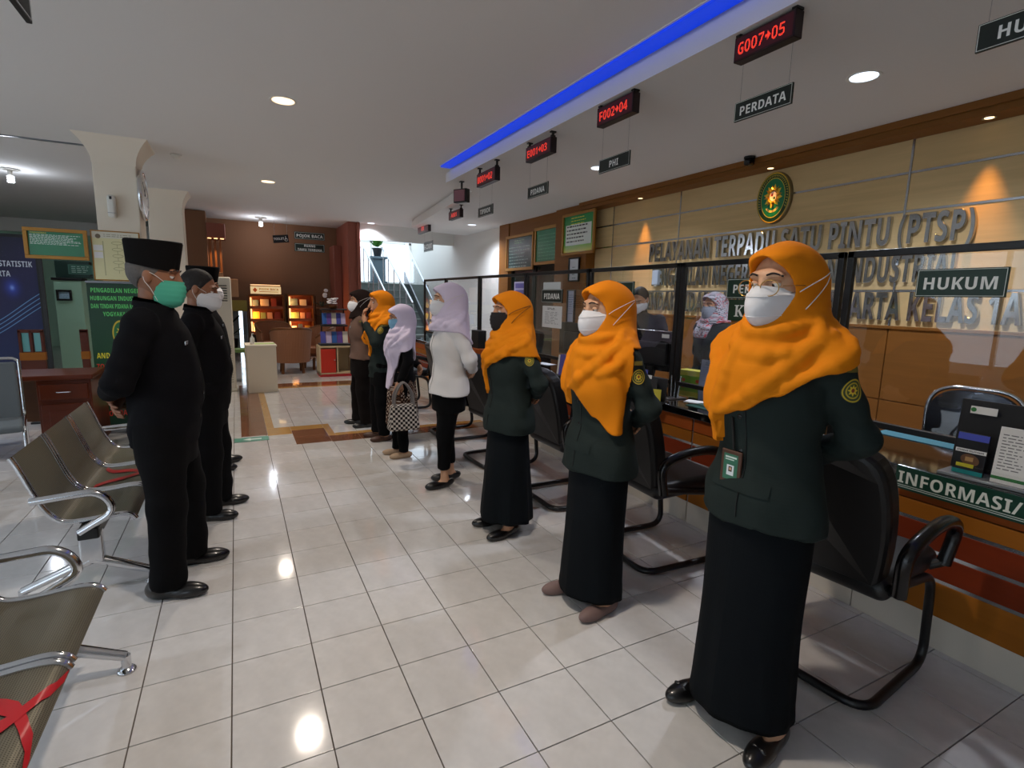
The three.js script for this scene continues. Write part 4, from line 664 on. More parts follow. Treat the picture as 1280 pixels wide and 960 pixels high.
    mesh('hijab', sdfGeo(hjF, [-.34, .34, lowest - .03, 1.61, -.26, .30], (o.fine ?? .0088) * q), hj.mat, root);
  }
  // --- hair and cap
  if (o.hair) {
    const sk = ellS(0, .024, -.018, .077, .094, .094), hf = (x, y, z) => { let d = sk(x, y, z) - .0022 * nz(x * 90, y * 90, z * 90); const line = z - (.052 + (y - .06) * .55), side = (-.012 - (z < -.03 ? .06 * sstep(-.03, -.07, z) : 0)) - y; return smax(smax(d, line, .012), side, .008); };
    const g = sdfGeo(hf, [-.09, .09, -.1, .13, -.125, .1], .0055 * q); mesh('hair', lm(g), o.hair, root);
  }
  if (o.cap) {
    const NA = 48, rows = [[.036, .080, .098, 0], [.056, .081, .100, 0], [.142, .082, .111, 0], [.149, .079, .108, 0], [.142, .035, .092, 0], [.134, .004, .08, 0]], pos = [], idx = [];
    rows.forEach(([y, a, b]) => { for (let i = 0; i <= NA; i++) { const t = i / NA * Math.PI * 2; pos.push(a * Math.sin(t), y + .012 * -Math.cos(t) * (y > .1 ? -.4 : 1), -.012 + b * Math.cos(t)); } });
    for (let j = 0; j < rows.length - 1; j++) for (let i = 0; i < NA; i++) { const a = j * (NA + 1) + i, b = a + NA + 1; idx.push(a, a + 1, b, a + 1, b + 1, b); }
    const g = new THREE.BufferGeometry(); g.setAttribute('position', new THREE.Float32BufferAttribute(pos, 3)); g.setIndex(idx); g.computeVertexNormals(); mesh('peci_cap', lm(g), fabric('#0d0b0b', .95), root);
  }
  // --- mask
  if (o.mask) {
    const mk = o.mask, R = { boat: [[.004, .050, .107, .056, 1.7], [-.020, .070, .120, .026, 2.1], [-.05, .076, .130, .012, 2.1], [-.084, .068, .122, .014, 2.1], [-.114, .044, .088, .020, 1.9]], surgical: [[.0, .056, .108, .050, 1.8], [-.03, .066, .117, .026, 2.2], [-.065, .068, .114, .018, 2.6], [-.1, .062, .10, .018, 2.6], [-.116, .046, .075, .024, 2]] }[mk.type], NU = 28, NV = 20, pos = [], idx = [];
    const chin = mk.chin ?? 0;
    for (let j = 0; j <= NV; j++) { const v = j / NV * (R.length - 1), a = Math.min(R.length - 2, v | 0), t = v - a, r = R[a].map((c, i) => { const p0 = R[Math.max(0, a - 1)][i], p1 = c, p2 = R[a + 1][i], p3 = R[Math.min(R.length - 1, a + 2)][i]; return .5 * (2 * p1 + (p2 - p0) * t + (2 * p0 - 5 * p1 + 4 * p2 - p3) * t * t + (3 * p1 - p0 - 3 * p2 + p3) * t * t * t); }); for (let i = 0; i <= NU; i++) { const u = i / NU * 2 - 1; let z = r[3] + (r[2] - r[3]) * (1 - Math.abs(u) ** r[4]); if (mk.type === 'surgical') z += .0018 * Math.sin(j * 2.1); if (mk.type === 'boat' && Math.abs(r[0] + .02) < .006) z += .002; pos.push(r[1] * u, r[0] - chin - (mk.type === 'boat' ? .010 * u * u * (j < 5 ? 1 : -.6) : 0), z); } }
    for (let j = 0; j < NV; j++) for (let i = 0; i < NU; i++) { const a = j * (NU + 1) + i, b = a + NU + 1; idx.push(a, b, a + 1, a + 1, b, b + 1); }
    const g = new THREE.BufferGeometry(); g.setAttribute('position', new THREE.Float32BufferAttribute(pos, 3)); g.setIndex(idx); g.computeVertexNormals(); const mm = mesh('face_mask', lm(g), mk.mat, root);
    if (mk.type === 'boat') for (const j of [6, 14]) { const pts = []; for (let i = 2; i <= NU - 2; i += 2) { const a = (j * (NU + 1) + i) * 3; pts.push(V(pos[a], pos[a + 1], pos[a + 2] + .0006).applyMatrix4(hm)); } mesh('seam', spline(pts, .0012, 30, 5), mk.mat, mm); }
    for (const s of [1, -1]) {
      const st = mk.straps === 'head' ? [[[s * .064, -.022 - chin, .04], [s * .087, -.004, .028], [s * .0955, .02, -.03], [s * .074, .035, -.10]], [[s * .062, -.085 - chin, .03], [s * .091, -.05, .018], [s * .0975, -.0, -.04], [s * .074, .03, -.10]]] : [[[s * .058, -.006 - chin, .05], [s * .071, .006, .02], [s * .078, .014, -.004], [s * .08, -.01, -.018]], [[s * .062, -.088 - chin, .03], [s * .072, -.05, .005], [s * .08, -.022, -.014], [s * .08, -.005, -.018]]];
      for (const p of st) mesh('strap', lm(spline(p, .0014, 16, 5)), mk.strapMat ?? F.strap, mm);
    }
  }
  if (o.glasses) {
    const gm = std('#b08a4a', .25, { metalness: .8 }), rim = (s) => { const pts = Array.from({ length: 24 }, (_, i) => { const a = i / 24 * Math.PI * 2; return [s * .034 + .0245 * Math.cos(a), -.003 + .0205 * Math.sin(a), .1075 - .10 * Math.abs(s * .034 + .0245 * Math.cos(a) - 0) ** 1.6 * 4]; }); return spline(pts, .0014, 48, 5, true); };
    const gl = mesh('glasses', [rim(1), rim(-1), spline([[-.008, .002, .1065], [0, .006, .109], [.008, .002, .1065]], .001, 8, 5), spline([[.06, .002, .088], [.078, .002, .04], [.08, 0, .0]], .0011, 10, 5), spline([[-.06, .002, .088], [-.078, .002, .04], [-.08, 0, .0]], .0011, 10, 5)].map((g) => lm(g)), gm, root);
  }
  root.userData.top = topF; return { root, topF, hm, T0, arms, upper };
}
function ellipsoid(x, y, z, a, b, c) { const g = new THREE.SphereGeometry(1, 14, 10); g.scale(a, b, c); g.translate(x, y, z); return g; }

// ---------- the row of women facing the men ----------
const LEFTWARD = -Math.PI / 2, jacket = (hem, o = {}) => ({ name: 'jacket', mat: F.green, hem, pockets: true, patch: true, ...o });
const w1 = person({ label: 'person in orange hijab, glasses and white mask with lanyard badge, black flats', pos: [1.475, -1.065], turn: LEFTWARD + .06, H: 1.605, yaw: 0, pitch: 3, gaze: -.002, seed: 1, fine: .0066, coarse: .85,
  skin: F.skinPale, top: jacket(.725, { flare: .004 }), low: { type: 'skirt', mat: F.skirt }, shoe: F.shoeBlack, bow: true, spread: .135, toe: [.05, .05], wide: 1.03,
  hijab: { mat: F.orange, hem: [[-180, 1.12], [-120, 1.0], [-70, .955], [-38, .965], [-28, 1.06], [0, 1.085], [35, 1.14], [75, 1.215], [112, 1.25], [150, 1.19]] }, mask: { type: 'boat', mat: F.maskWhite, straps: 'head' }, glasses: true, lids: .38 });
{ // lanyard badge
  const t = w1.root, a = march(w1.topF, V(-.03, 1.06, .4), V(0, 0, -1)), b = march(w1.topF, V(-.03, .955, .4), V(0, 0, -1)); b.z += .006; a.z += .006;
  mesh('lanyard', [spline([a, a.clone().lerp(b, .5), b], .004, 8, 6)], std('#15110f', .7), t);
  const bd = mesh('badge_holder', rbox(.072, .105, .008, .006, -.03, .90, b.z + .006), std('#4a2c1c', .5), t);
  mesh('badge_card', plate(.05, .082, -.03, .90, b.z + .0105), printed(canvasTex(96, 150, (g, w, h) => { g.fillStyle = '#2f6a52'; g.fillRect(0, 0, w, h); g.fillStyle = '#c9d8d0'; g.fillRect(10, 14, 76, 10); g.fillRect(10, 30, 60, 6); g.fillStyle = '#d9dfe2'; g.fillRect(24, 64, 48, 60); g.fillStyle = '#2a2522'; g.fillRect(36, 72, 24, 30); g.fillStyle = '#c59a78'; g.fillRect(41, 78, 14, 16); }), .4), bd);
  const p = march(w1.topF, V(-.09, 1.20, .4), V(0, 0, -1)); mesh('brooch', [sph(.006, p.x, p.y, p.z + .024, 1.6, .8, .6, 8), sph(.005, p.x + .012, p.y - .006, p.z + .024, 1, 1, .6, 8)], M.gold, t);
}
person({ label: 'person in orange hijab, white mask and green jacket with taupe flats', pos: [1.43, -1.87], turn: LEFTWARD + .02, H: 1.502, yaw: 0, pitch: 4, seed: 2, fine: .0075, skin: F.skinPale, top: jacket(.695, { flare: .014 }), low: { type: 'skirt', mat: F.skirt }, shoe: F.shoeTaupe, spread: .12, toe: [.04, .07], wide: 1.04,
  hijab: { mat: F.orange, hem: [[-180, 1.27], [-100, 1.15], [-60, 1.0], [-40, 1.0], [-22, 1.085], [-5, 1.09], [40, .97], [72, .90], [84, .90], [90, 1.29], [150, 1.285]] }, mask: { type: 'boat', mat: F.maskWhite, straps: 'head' }, lids: .46 });
person({ label: 'person in orange hijab and black mask with long dark skirt and heeled loafers', pos: [1.405, -2.73], turn: LEFTWARD, H: 1.46, yaw: -3, pitch: 2, seed: 3, skin: F.skin, top: jacket(.70, { flare: .01 }), low: { type: 'skirt', mat: F.skirt, pleat: .05, rows: [[.10, .185, .175, 0], [.40, .168, .15, 0], [.62, .166, .13, 0], [.86, .15, .115, 0]] }, shoe: F.shoeBlack, heel: .03, spread: .1, toe: [.06, .06], wide: 1.06,
  hijab: { mat: F.orange, hem: [[-180, 1.08], [-90, 1.02], [-45, .92], [-25, .95], [-8, 1.10], [20, 1.14], [62, 1.19], [105, 1.19], [140, 1.09]], fold: 1.3, set: 'b' }, mask: { type: 'surgical', mat: F.maskBlack, straps: 'head', strapMat: F.maskBlack }, lids: .4 });
person({ label: 'person in lilac hijab, white blouse and black trousers with black pumps', pos: [1.37, -3.64], turn: LEFTWARD - .05, H: 1.52, yaw: -4, pitch: 3, seed: 4, skin: F.skinPale, top: { name: 'blouse', mat: F.whiteBlouse, hem: .74, flare: .02, seam: std('#a8a5a2', .8), button: M.white, loose: 1.08 }, low: { type: 'pants', mat: F.trousers, hem: .15, w: .95, w2: .78 }, shoe: F.shoeBlack, heel: .03, spread: .075, toe: [.08, -.02], wide: 1.0,
  hijab: { mat: F.lilac, hem: [[-180, 1.06], [-120, 1.16], [-60, 1.22], [30, 1.225], [90, 1.22], [130, 1.12], [160, 1.04]], set: 'b' }, mask: { type: 'boat', mat: F.maskWhite, straps: 'head' } });
const w5 = person({ label: 'person in long lilac hijab and black cardigan carrying a checked tote', pos: [1.25, -4.47], turn: LEFTWARD - .08, H: 1.345, yaw: 0, pitch: 12, seed: 5, coarse: 1.15, skin: F.skin, arms: ['down', 'back'], top: { name: 'cardigan', mat: F.blackCloth, hem: .80, placket: false }, tunic: { mat: F.batik, rows: [[.36, .195, .165, 0], [.6, .182, .15, 0], [.8, .176, .136, 0], [.92, .15, .115, 0]] }, low: { type: 'pants', mat: F.trousers, hem: .06, w: .9 }, shoe: F.shoeBeige, spread: .075, toe: [.02, .06],
  hijab: { mat: F.lilac, hem: [[-180, 1.0], [-90, .86], [-40, .74], [0, .72], [35, .76], [58, .95], [80, 1.12], [120, 1.18], [150, 1.1]] }, mask: { type: 'surgical', mat: F.maskBlue } });
person({ label: 'person in orange hijab holding her hands up under her bare chin', pos: [1.23, -5.10], turn: LEFTWARD - .05, H: 1.465, yaw: 6, pitch: 0, seed: 6, coarse: 1.15, skin: F.skin, arms: 'chin', top: jacket(.68), low: { type: 'pants', mat: F.trousers, hem: .06, w: 1.1 }, shoe: F.shoeBrown, spread: .09, toe: [.02, .06],
  hijab: { mat: F.orange, hem: [[-180, 1.15], [-80, 1.05], [-40, .9], [15, .9], [40, 1.08], [80, 1.24], [130, 1.24]] } });
person({ label: 'person in brown uniform shirt, black hijab and white mask', pos: [1.17, -5.72], turn: LEFTWARD - .12, H: 1.475, yaw: 8, pitch: 4, seed: 7, coarse: 1.15, skin: F.skin, top: { name: 'uniform_shirt', mat: F.police, hem: .80, patch: true, patchMat: std('#c9b83a', .7), badge: [.07, 1.16], flare: .01 }, low: { type: 'pants', mat: F.darkBrown, hem: .05, w: 1.1 }, shoe: F.shoeBlack, boot: true, spread: .1, toe: [.0, .08], wide: 1.06,
  hijab: { mat: F.brownHijab, hem: [[-180, 1.27], [0, 1.25], [90, 1.285], [150, 1.28]], off: .004, shoulders: false, ridges: false }, mask: { type: 'boat', mat: F.maskWhite, straps: 'head' } });
// ---------- the men ----------
const RIGHTWARD = Math.PI / 2, uniform = (hem, mat, o = {}) => ({ name: 'jacket', mat, hem, badge: [-.08, 1.17], collar: true, ...o });
const m1 = person({ label: 'person in black peci cap and green surgical mask with hands behind back', pos: [-.325, -2.88], turn: RIGHTWARD - .12, H: 1.60, sex: 'm', yaw: -6, pitch: 5, seed: 8, skin: F.skinDark, top: uniform(.70, F.navy, { loose: 1.1 }), low: { type: 'pants', mat: F.trousers, hem: .05, w: 1.1, w2: 1.25 }, shoe: F.shoeBlack, boot: true, spread: .155, toe: [.06, .02], footTurn: -.05, wide: 1.02, hair: F.greyHair, cap: true, mask: { type: 'surgical', mat: F.maskGreen, chin: .012 } });
person({ label: 'person with short dark hair and white mask in dark jacket', pos: [-.20, -3.72], turn: RIGHTWARD - .1, H: 1.545, sex: 'm', yaw: -4, pitch: 14, seed: 9, skin: F.skinDark, top: uniform(.70, F.navy2), low: { type: 'pants', mat: F.trousers, hem: .05, w: 1.1, w2: 1.2 }, shoe: F.shoeBlack, boot: true, spread: .12, toe: [.06, .02], hair: F.hair, mask: { type: 'boat', mat: F.maskWhite } });
person({ label: 'person in black cap half hidden behind the other two in dark jackets', pos: [-.22, -4.72], turn: RIGHTWARD, H: 1.57, sex: 'm', yaw: 0, pitch: 4, seed: 10, coarse: 1.2, skin: F.skinDark, top: uniform(.70, F.navy2), low: { type: 'pants', mat: F.trousers, hem: .05, w: 1.1, w2: 1.2 }, shoe: F.shoeBlack, boot: true, spread: .1, toe: [.06, .02], hair: F.hair, cap: true, mask: { type: 'boat', mat: F.maskWhite } });
// ---------- staff behind the counter ----------
const clerk = person({ label: 'counter clerk in floral scarf and grey mask behind the glass', pos: [3.74, -3.36], turn: LEFTWARD + .1, H: 1.52, yaw: -4, pitch: 3, seed: 11, skin: F.skin, coarse: 1.1, top: jacket(.70), low: { type: 'pants', mat: F.trousers, hem: .05 }, shoe: F.shoeBlack, boot: true, hijab: { mat: F.floral, hem: [[-180, 1.30], [-60, 1.29], [-22, 1.16], [12, 1.16], [40, 1.29], [90, 1.31], [150, 1.31]] }, mask: { type: 'surgical', mat: std('#8f96a4', .8) } });
person({ label: 'clerk in dark grey jacket bending behind the counter with dark hair', pos: [3.47, -4.02], turn: LEFTWARD + .5, H: 1.56, wide: 1.12, sex: 'm', yaw: 0, pitch: 28, seed: 12, skin: F.skin, coarse: 1.2, top: uniform(.70, F.charcoal, { badge: [.08, 1.17] }), low: { type: 'pants', mat: F.trousers, hem: .05 }, shoe: F.shoeBlack, boot: true, hair: F.hair, mask: { type: 'boat', mat: F.maskWhite } });
{ // clear visor worn by the clerk
  const g = new THREE.CylinderGeometry(.125, .12, .2, 28, 1, true, -1.15, 2.3); g.translate(0, -.02, .015); g.applyMatrix4(clerk.hm); const v = mesh('face_shield', g, phys('#ffffff', .02, { transmission: 1, thickness: 0, side: THREE.DoubleSide }), clerk.root);
  const b = new THREE.TorusGeometry(.124, .006, 6, 32, 2.3); b.rotateX(Math.PI / 2); b.rotateY(-Math.PI / 2 + 1.15 + Math.PI); b.translate(0, .075, .015); b.applyMatrix4(clerk.hm); mesh('visor_band', b, M.whitePlastic, v);
}

// ================= seating =================
// ---------- black cantilever visitor chairs, backs to the hall ----------
function visitorChair(label) {                              // front = +z, base at the floor
  const t = thing('visitor_chair', label, 'chair', [0, 0, 0], 0, 'visitor chairs along the counter'), s = .235;
  mesh('frame', bent([[-s, .46, -.20], [-s, .40, .20], [-s, .022, .24], [-s, .022, -.26], [s, .022, -.26], [s, .022, .24], [s, .40, .20], [s, .46, -.20]], .09, .0165, 12), M.blackMetal, t);
  const seat = new RoundedBoxGeometry(.47, .085, .47, 5, .04), p = seat.attributes.position; for (let i = 0; i < p.count; i++) { const x = p.getX(i), y = p.getY(i), z = p.getZ(i); if (y > 0) p.setY(i, y + .018 * (1 - (x / .24) ** 2) * (1 - (z / .24) ** 2)); p.setY(i, p.getY(i) + .05 * z * (z > 0 ? .5 : 1)); } seat.computeVertexNormals(); seat.translate(0, .45, .02); mesh('seat', seat, M.blackVinyl, t);
  // padded back, tall and rounded at the top, leaning back
  const sh = new THREE.Shape(); sh.moveTo(-.20, 0); sh.bezierCurveTo(-.235, .16, -.24, .36, -.205, .45); sh.bezierCurveTo(-.18, .52, -.1, .535, 0, .535); sh.bezierCurveTo(.1, .535, .18, .52, .205, .45); sh.bezierCurveTo(.24, .36, .235, .16, .20, 0); sh.closePath();
  const b = new THREE.ExtrudeGeometry(sh, { depth: .045, bevelEnabled: true, bevelThickness: .02, bevelSize: .02, bevelOffset: -.02, bevelSegments: 3, curveSegments: 10 }); const q = b.attributes.position; for (let i = 0; i < q.count; i++) { const x = q.getX(i), y = q.getY(i); q.setZ(i, q.getZ(i) + .06 * (x / .22) ** 2 - .02 * Math.sin(y * 5)); } b.computeVertexNormals(); b.rotateX(-.2); b.translate(0, .43, -.23); mesh('backrest', b, M.blackVinyl, t);
  for (const k of [-1, 1]) { const c = new THREE.CatmullRomCurve3([V(k * .262, .45, -.20), V(k * .275, .60, -.22), V(k * .285, .655, -.10), V(k * .285, .655, .10), V(k * .28, .60, .205), V(k * .265, .46, .19)].map((v) => v)), g = new THREE.TubeGeometry(c, 36, .024, 10); mesh('armrest', g, M.blackGloss, t); mesh('arm_bracket', rod(V(k * .225, .44, .17), V(k * .268, .47, .185), .016), M.blackMetal, t); mesh('arm_bracket', rod(V(k * .225, .44, -.18), V(k * .262, .46, -.19), .016), M.blackMetal, t); }
  for (const k of [-1, 1]) mesh('label_tag', rbox(.004, .03, .014, .001, k * .238, .455, -.17), M.paper, t);
  return t;
}
{
  const c0 = visitorChair('black visitor chair behind the person with the lanyard badge'); c0.position.set(2.09, 0, -1.13); c0.rotation.y = Math.PI / 2 + .12;
  copy(c0, [2.07, 0, -2.14], Math.PI / 2 + .05, 'black visitor chair behind the person in taupe flats');
  copy(c0, [2.07, 0, -3.05], Math.PI / 2, 'black visitor chair behind the person in the black mask');
  copy(c0, [2.0, 0, -4.03], Math.PI / 2 - .05, 'black visitor chair behind the person in the white blouse');
  copy(c0, [2.0, 0, -4.97], Math.PI / 2, 'black visitor chair behind the person with the tote');
  copy(c0, [1.9, 0, -6.55], Math.PI / 2, 'black visitor chair beyond the person in brown uniform');
}
// ---------- perforated steel benches ----------
const seatSteel = std('#8a8472', .42, { metalness: .55, map: perfTex });
function bench(label, pos, turn, cross = []) {               // seats run along z from 0 to -3p, front towards +x
  const t = thing('waiting_bench', label, 'bench', pos, turn, 'steel waiting benches'), p = .445, N = 3;
  const prof = [[-.405, .675], [-.385, .63], [-.345, .51], [-.30, .405], [-.255, .362], [-.20, .352], [-.05, .362], [.0, .352], [.018, .33]];
  const curve = new THREE.CatmullRomCurve3(prof.map(([x, y]) => V(x, y, 0))), pts = curve.getPoints(36);
  for (let i = 0; i < N; i++) {
    const z0 = -i * p - .026, z1 = -(i + 1) * p + .026, pos2 = [], uv = [], idx = []; let acc = 0;
    pts.forEach((a, j) => { if (j) acc += a.distanceTo(pts[j - 1]); const n = V(-(pts[Math.min(j + 1, 36)].y - pts[Math.max(j - 1, 0)].y), pts[Math.min(j + 1, 36)].x - pts[Math.max(j - 1, 0)].x, 0).normalize(); for (const s of [0, -.004]) for (const z of [z0, z1]) { pos2.push(a.x + n.x * s, a.y + n.y * s, z); uv.push(z * 40, acc * 40); } });
    for (let j = 0; j < 36; j++) { const a = j * 4, b = a + 4; idx.push(a, b, a + 1, a + 1, b, b + 1, a + 2, a + 3, b + 2, a + 3, b + 3, b + 2, a, a + 2, b, b, a + 2, b + 2, a + 1, b + 1, a + 3, b + 1, b + 3, a + 3); }
    const g = new THREE.BufferGeometry(); g.setAttribute('position', new THREE.Float32BufferAttribute(pos2, 3)); g.setAttribute('uv', new THREE.Float32BufferAttribute(uv, 2)); g.setIndex(idx); const g2 = g.toNonIndexed(); g2.computeVertexNormals(); const sm = mesh('seat', g2, seatSteel, t);
    for (const z of [z0 + .009, z1 - .009]) mesh('edge_rail', spline(pts.filter((_, j) => j % 3 === 0).map((a) => V(a.x, a.y + .001, z)), .0125, 40, 8), M.chrome, t);
    if (cross.includes(i)) {                                  // red tape cross, laid on the seat
      const A = pts.slice(20), L = A.length - 1; for (const s of [1, -1]) { const P = [], ix = []; for (let j = 0; j <= 14; j++) { const f = j / 14, a = A[Math.round(f * L)], zc = mix(s > 0 ? z0 - .03 : z1 + .03, s > 0 ? z1 + .03 : z0 - .03, f); for (const e of [-.024, .024]) P.push(a.x, a.y + .004 + (s > 0 ? .001 : 0), zc + e * 1.2); } for (let j = 0; j < 14; j++) { const a = j * 2; ix.push(a, a + 1, a + 2, a + 1, a + 3, a + 2); } const q = new THREE.BufferGeometry(); q.setAttribute('position', new THREE.Float32BufferAttribute(P, 3)); q.setIndex(ix); q.computeVertexNormals(); mesh('tape', q, M.tape, sm); }
    }
  }
  for (const z of [.03, -N * p - .03]) mesh('armrest', bent([[-.345, .485, z], [-.10, .50, z], [-.045, .40, z], [-.19, .315, z]], .07, .017, 10), M.chrome, t);
  mesh('beam', rbox(.08, .05, N * p + .06, .006, -.16, .30, -N * p / 2), M.blackMetal, t);
  for (const z of [-.02, -N * p + .02]) { const l = mesh('leg', [rbox(.09, .16, .045, .01, -.16, .225, z), rod(V(-.15, .16, z), V(.06, .06, z), .024, 10, .018), rod(V(-.17, .16, z), V(-.42, .06, z), .024, 10, .018)], M.chrome, t); for (const x of [.06, -.42]) mesh('foot', [cyl(.016, .016, .05, x, .04, z, 12), lathe([[0, .022], [.014, .022], [.03, .008], [.03, 0], [0, 0]], x, 0, z, 16)], M.chrome, l); }
  return t;
}
bench('steel waiting bench with a red taped middle seat behind the person in the peci cap', [-.49, 0, -2.90], 0, [1]);
bench('steel waiting bench with a red taped seat, standing nearest the entrance', [-.49, 0, -.90], 0, [1]);
bench('steel waiting bench in the row behind, left of the taped ones', [-1.55, 0, -2.75], 0, []);
// ---------- grey padded steel chair by the desk ----------
{
  const a = onZ(20, 467, -4.9), t = thing('office_chair', 'grey padded chair on chrome legs in front of the wooden desk', 'chair', [-1.62, 0, -4.9], Math.PI + .25), pad = std('#5c6468', .6);
  mesh('backrest', rbox(.40, .42, .03, .02, 0, .64, .2, 0, .14), pad, t); mesh('seat', rbox(.42, .05, .42, .02, 0, .42, 0), pad, t);
  for (const s of [-1, 1]) { mesh('leg', bent([[s * .215, .86, .235], [s * .215, .45, .18], [s * .215, .42, -.19], [s * .215, 0.012, -.22]], .05, .011), M.chrome, t); mesh('leg', rod(V(s * .215, .42, .17), V(s * .215, 0, .24), .011), M.chrome, t); }
  mesh('top_tube', bent([[-.215, .85, .234], [-.19, .875, .237], [.19, .875, .237], [.215, .85, .234]], .02, .011), M.chrome, t);
}
// checked tote hanging from the girl's arm
{
  const chk = dataTex(64, (x, y) => { const a = ((x * 8 | 0) + (y * 8 | 0)) % 2; return a ? [.78, .74, .7] : [.13, .11, .11]; });
  const t = thing('tote_bag', 'black and white checked tote bag hanging from the person in lilac', 'bag', [1.19, .30, -4.22], LEFTWARD), g = new RoundedBoxGeometry(.10, .22, .24, 3, .03), p = g.attributes.position; for (let i = 0; i < p.count; i++) { const y = p.getY(i) / .11; p.setX(i, p.getX(i) * (1 - .25 * y)); p.setZ(i, p.getZ(i) * (1 - .12 * y)); } g.computeVertexNormals(); g.translate(0, .11, 0);
  mesh('body', g, metric(fabric('#ffffff', .8, { map: chk }), .16), t); for (const x of [-.03, .03]) mesh('handle', spline([[x, .20, -.08], [x, .31, -.07], [x * .5, .40, 0], [x, .31, .07], [x, .20, .08]], .009, 24, 7), std('#77706c', .7), t);
}

// ================= side office (left) =================
const rectZ = (u0, v0, u1, v1, z) => { const a = onZ(u0, v0, z), b = onZ(u1, v1, z); return { x: (a.x + b.x) / 2, y: (a.y + b.y) / 2, w: b.x - a.x, h: a.y - b.y, x0: a.x, x1: b.x, y0: b.y, y1: a.y }; };
{ // printed backdrop with lettering
  const q = rectZ(-60, 290, 66, 500, -9.6), t = thing('backdrop_panel', 'dark blue printed backdrop reading STATISTIK beside the side office', 'panel', [q.x, 0, -9.6]), H0 = q.y1;
  mesh('frame', [box(q.w + .06, .04, .05, 0, H0, 0), box(.03, H0, .05, -q.w / 2 - .015, H0 / 2, 0), box(.05, H0, .06, q.w / 2 + .02, H0 / 2, 0)], M.black, t);
  const tex = canvasTex(512, 900, (g, w, h) => {
    const a = g.createLinearGradient(0, 0, w, h); a.addColorStop(0, '#0b0d26'); a.addColorStop(.4, '#1a1650'); a.addColorStop(.7, '#12245a'); a.addColorStop(1, '#0a1230'); g.fillStyle = a; g.fillRect(0, 0, w, h);
    const r = g.createRadialGradient(330, 300, 4, 330, 300, 90); r.addColorStop(0, '#8fb0ff'); r.addColorStop(.2, '#3a4fc0'); r.addColorStop(1, 'rgba(20,20,90,0)'); g.fillStyle = r; g.fillRect(200, 180, 260, 260);
    g.strokeStyle = '#6fa2d8'; g.lineWidth = 5; for (let i = 0; i < 4; i++) { g.beginPath(); g.moveTo(0, 560 + i * 26); g.bezierCurveTo(200, 540 + i * 20, 330, 420 + i * 26, 512, 330 + i * 26); g.stroke(); }
    for (let i = 0; i < 120; i++) { g.fillStyle = `rgba(190,205,255,${rr(.1, .6)})`; g.fillRect(rr(0, w), rr(0, 520), 2, 2); }
    g.fillStyle = '#dfe6f2'; g.font = 'bold 46px sans-serif'; g.textAlign = 'right'; g.fillText('INFORMASI dan STATISTIK', 480, 178); g.fillText('YOGYAKARTA', 330, 236);
  });
  mesh('print', box(q.w, H0, .012, 0, H0 / 2, 0), printed(tex, .5), t);
}
{ // wooden half partition with teal panes
  const q = rectZ(22, 412, 64, 500, -8.9), mk = (x, w, lab) => { const t = thing('low_partition', lab, 'partition', [x, 0, -8.9]); const h = q.y1; mesh('body', rbox(w, h * .62, .06, .006, 0, h * .31, 0), M.cherry, t); mesh('band', rbox(w + .01, h * .12, .07, .004, 0, h * .60, 0), M.honeyWood, t); mesh('frame', [rbox(w, .04, .06, .004, 0, h - .02, 0), rbox(.03, h * .34, .06, .004, -w / 2 + .015, h * .82, 0), rbox(.03, h * .34, .06, .004, w / 2 - .015, h * .82, 0), rbox(.03, h * .34, .06, .004, 0, h * .82, 0)], M.cherry, t); for (const s of [-1, 1]) mesh('pane', box(w / 2 - .05, h * .3, .01, s * w * .25, h * .82, 0), std('#5fa7a4', .2), t); };
  mk(q.x, q.w, 'wooden half partition with teal panes before the blue backdrop'); const r = rectZ(97, 412, 116, 500, -8.9); mk(r.x + .02, r.w, 'narrow wooden half partition half hidden by the roll-up banner');
}
{ // pale doorway wall with small frame, dark green header
  const q = rectZ(66, 350, 112, 455, -10.6), t = thing('pale_cabinet', 'tall mint green cabinet with dark base behind the desk', 'cabinet', [q.x, 0, -10.75]); mesh('body', rbox(q.w, q.y1 - .1, .3, .006, 0, (q.y1 + .1) / 2, 0), std('#9fcbb2', .6), t); mesh('plinth', rbox(q.w + .02, .1, .3, .004, 0, .05, 0), M.black, t); mesh('cornice', rbox(q.w + .04, .04, .34, .006, 0, q.y1 + .02, 0), M.black, t); 
  const f = rectZ(70, 362, 91, 376, -10.6); framed('framed_notice', 'small black framed pale blue card on the mint cabinet', [f.x, f.y, -10.598], 0, f.w, f.h, .03, M.black, (g, w, h) => { g.fillStyle = '#a9c9dc'; g.fillRect(0, 0, w, h); scribble(g, 20, 30, w - 40, 3, 24, '#5b7f99'); }, 128);
  const d = rectZ(66, 325, 112, 349, -10.6), b = thing('header_board', 'dark green header board with small pale plate above the cabinet', 'board', [d.x, q.y1 + .045, -10.75]); const dh = d.y1 - q.y1 - .045; mesh('board', rbox(d.w, dh, .2, .006, 0, dh / 2, 0), std('#12352c', .5), b); mesh('plate', rbox(.3, .15, .006, .002, .1, dh * .5, .103), std('#3f6f60', .4), b); mesh('plate_print', plate(.28, .13, .1, dh * .5, .1068), printed(canvasTex(128, 60, (g, w, h) => { g.fillStyle = '#2c5c4d'; g.fillRect(0, 0, w, h); scribble(g, 14, 8, 100, 4, 13, '#b5d2c4', 4); }), .5), b);
}
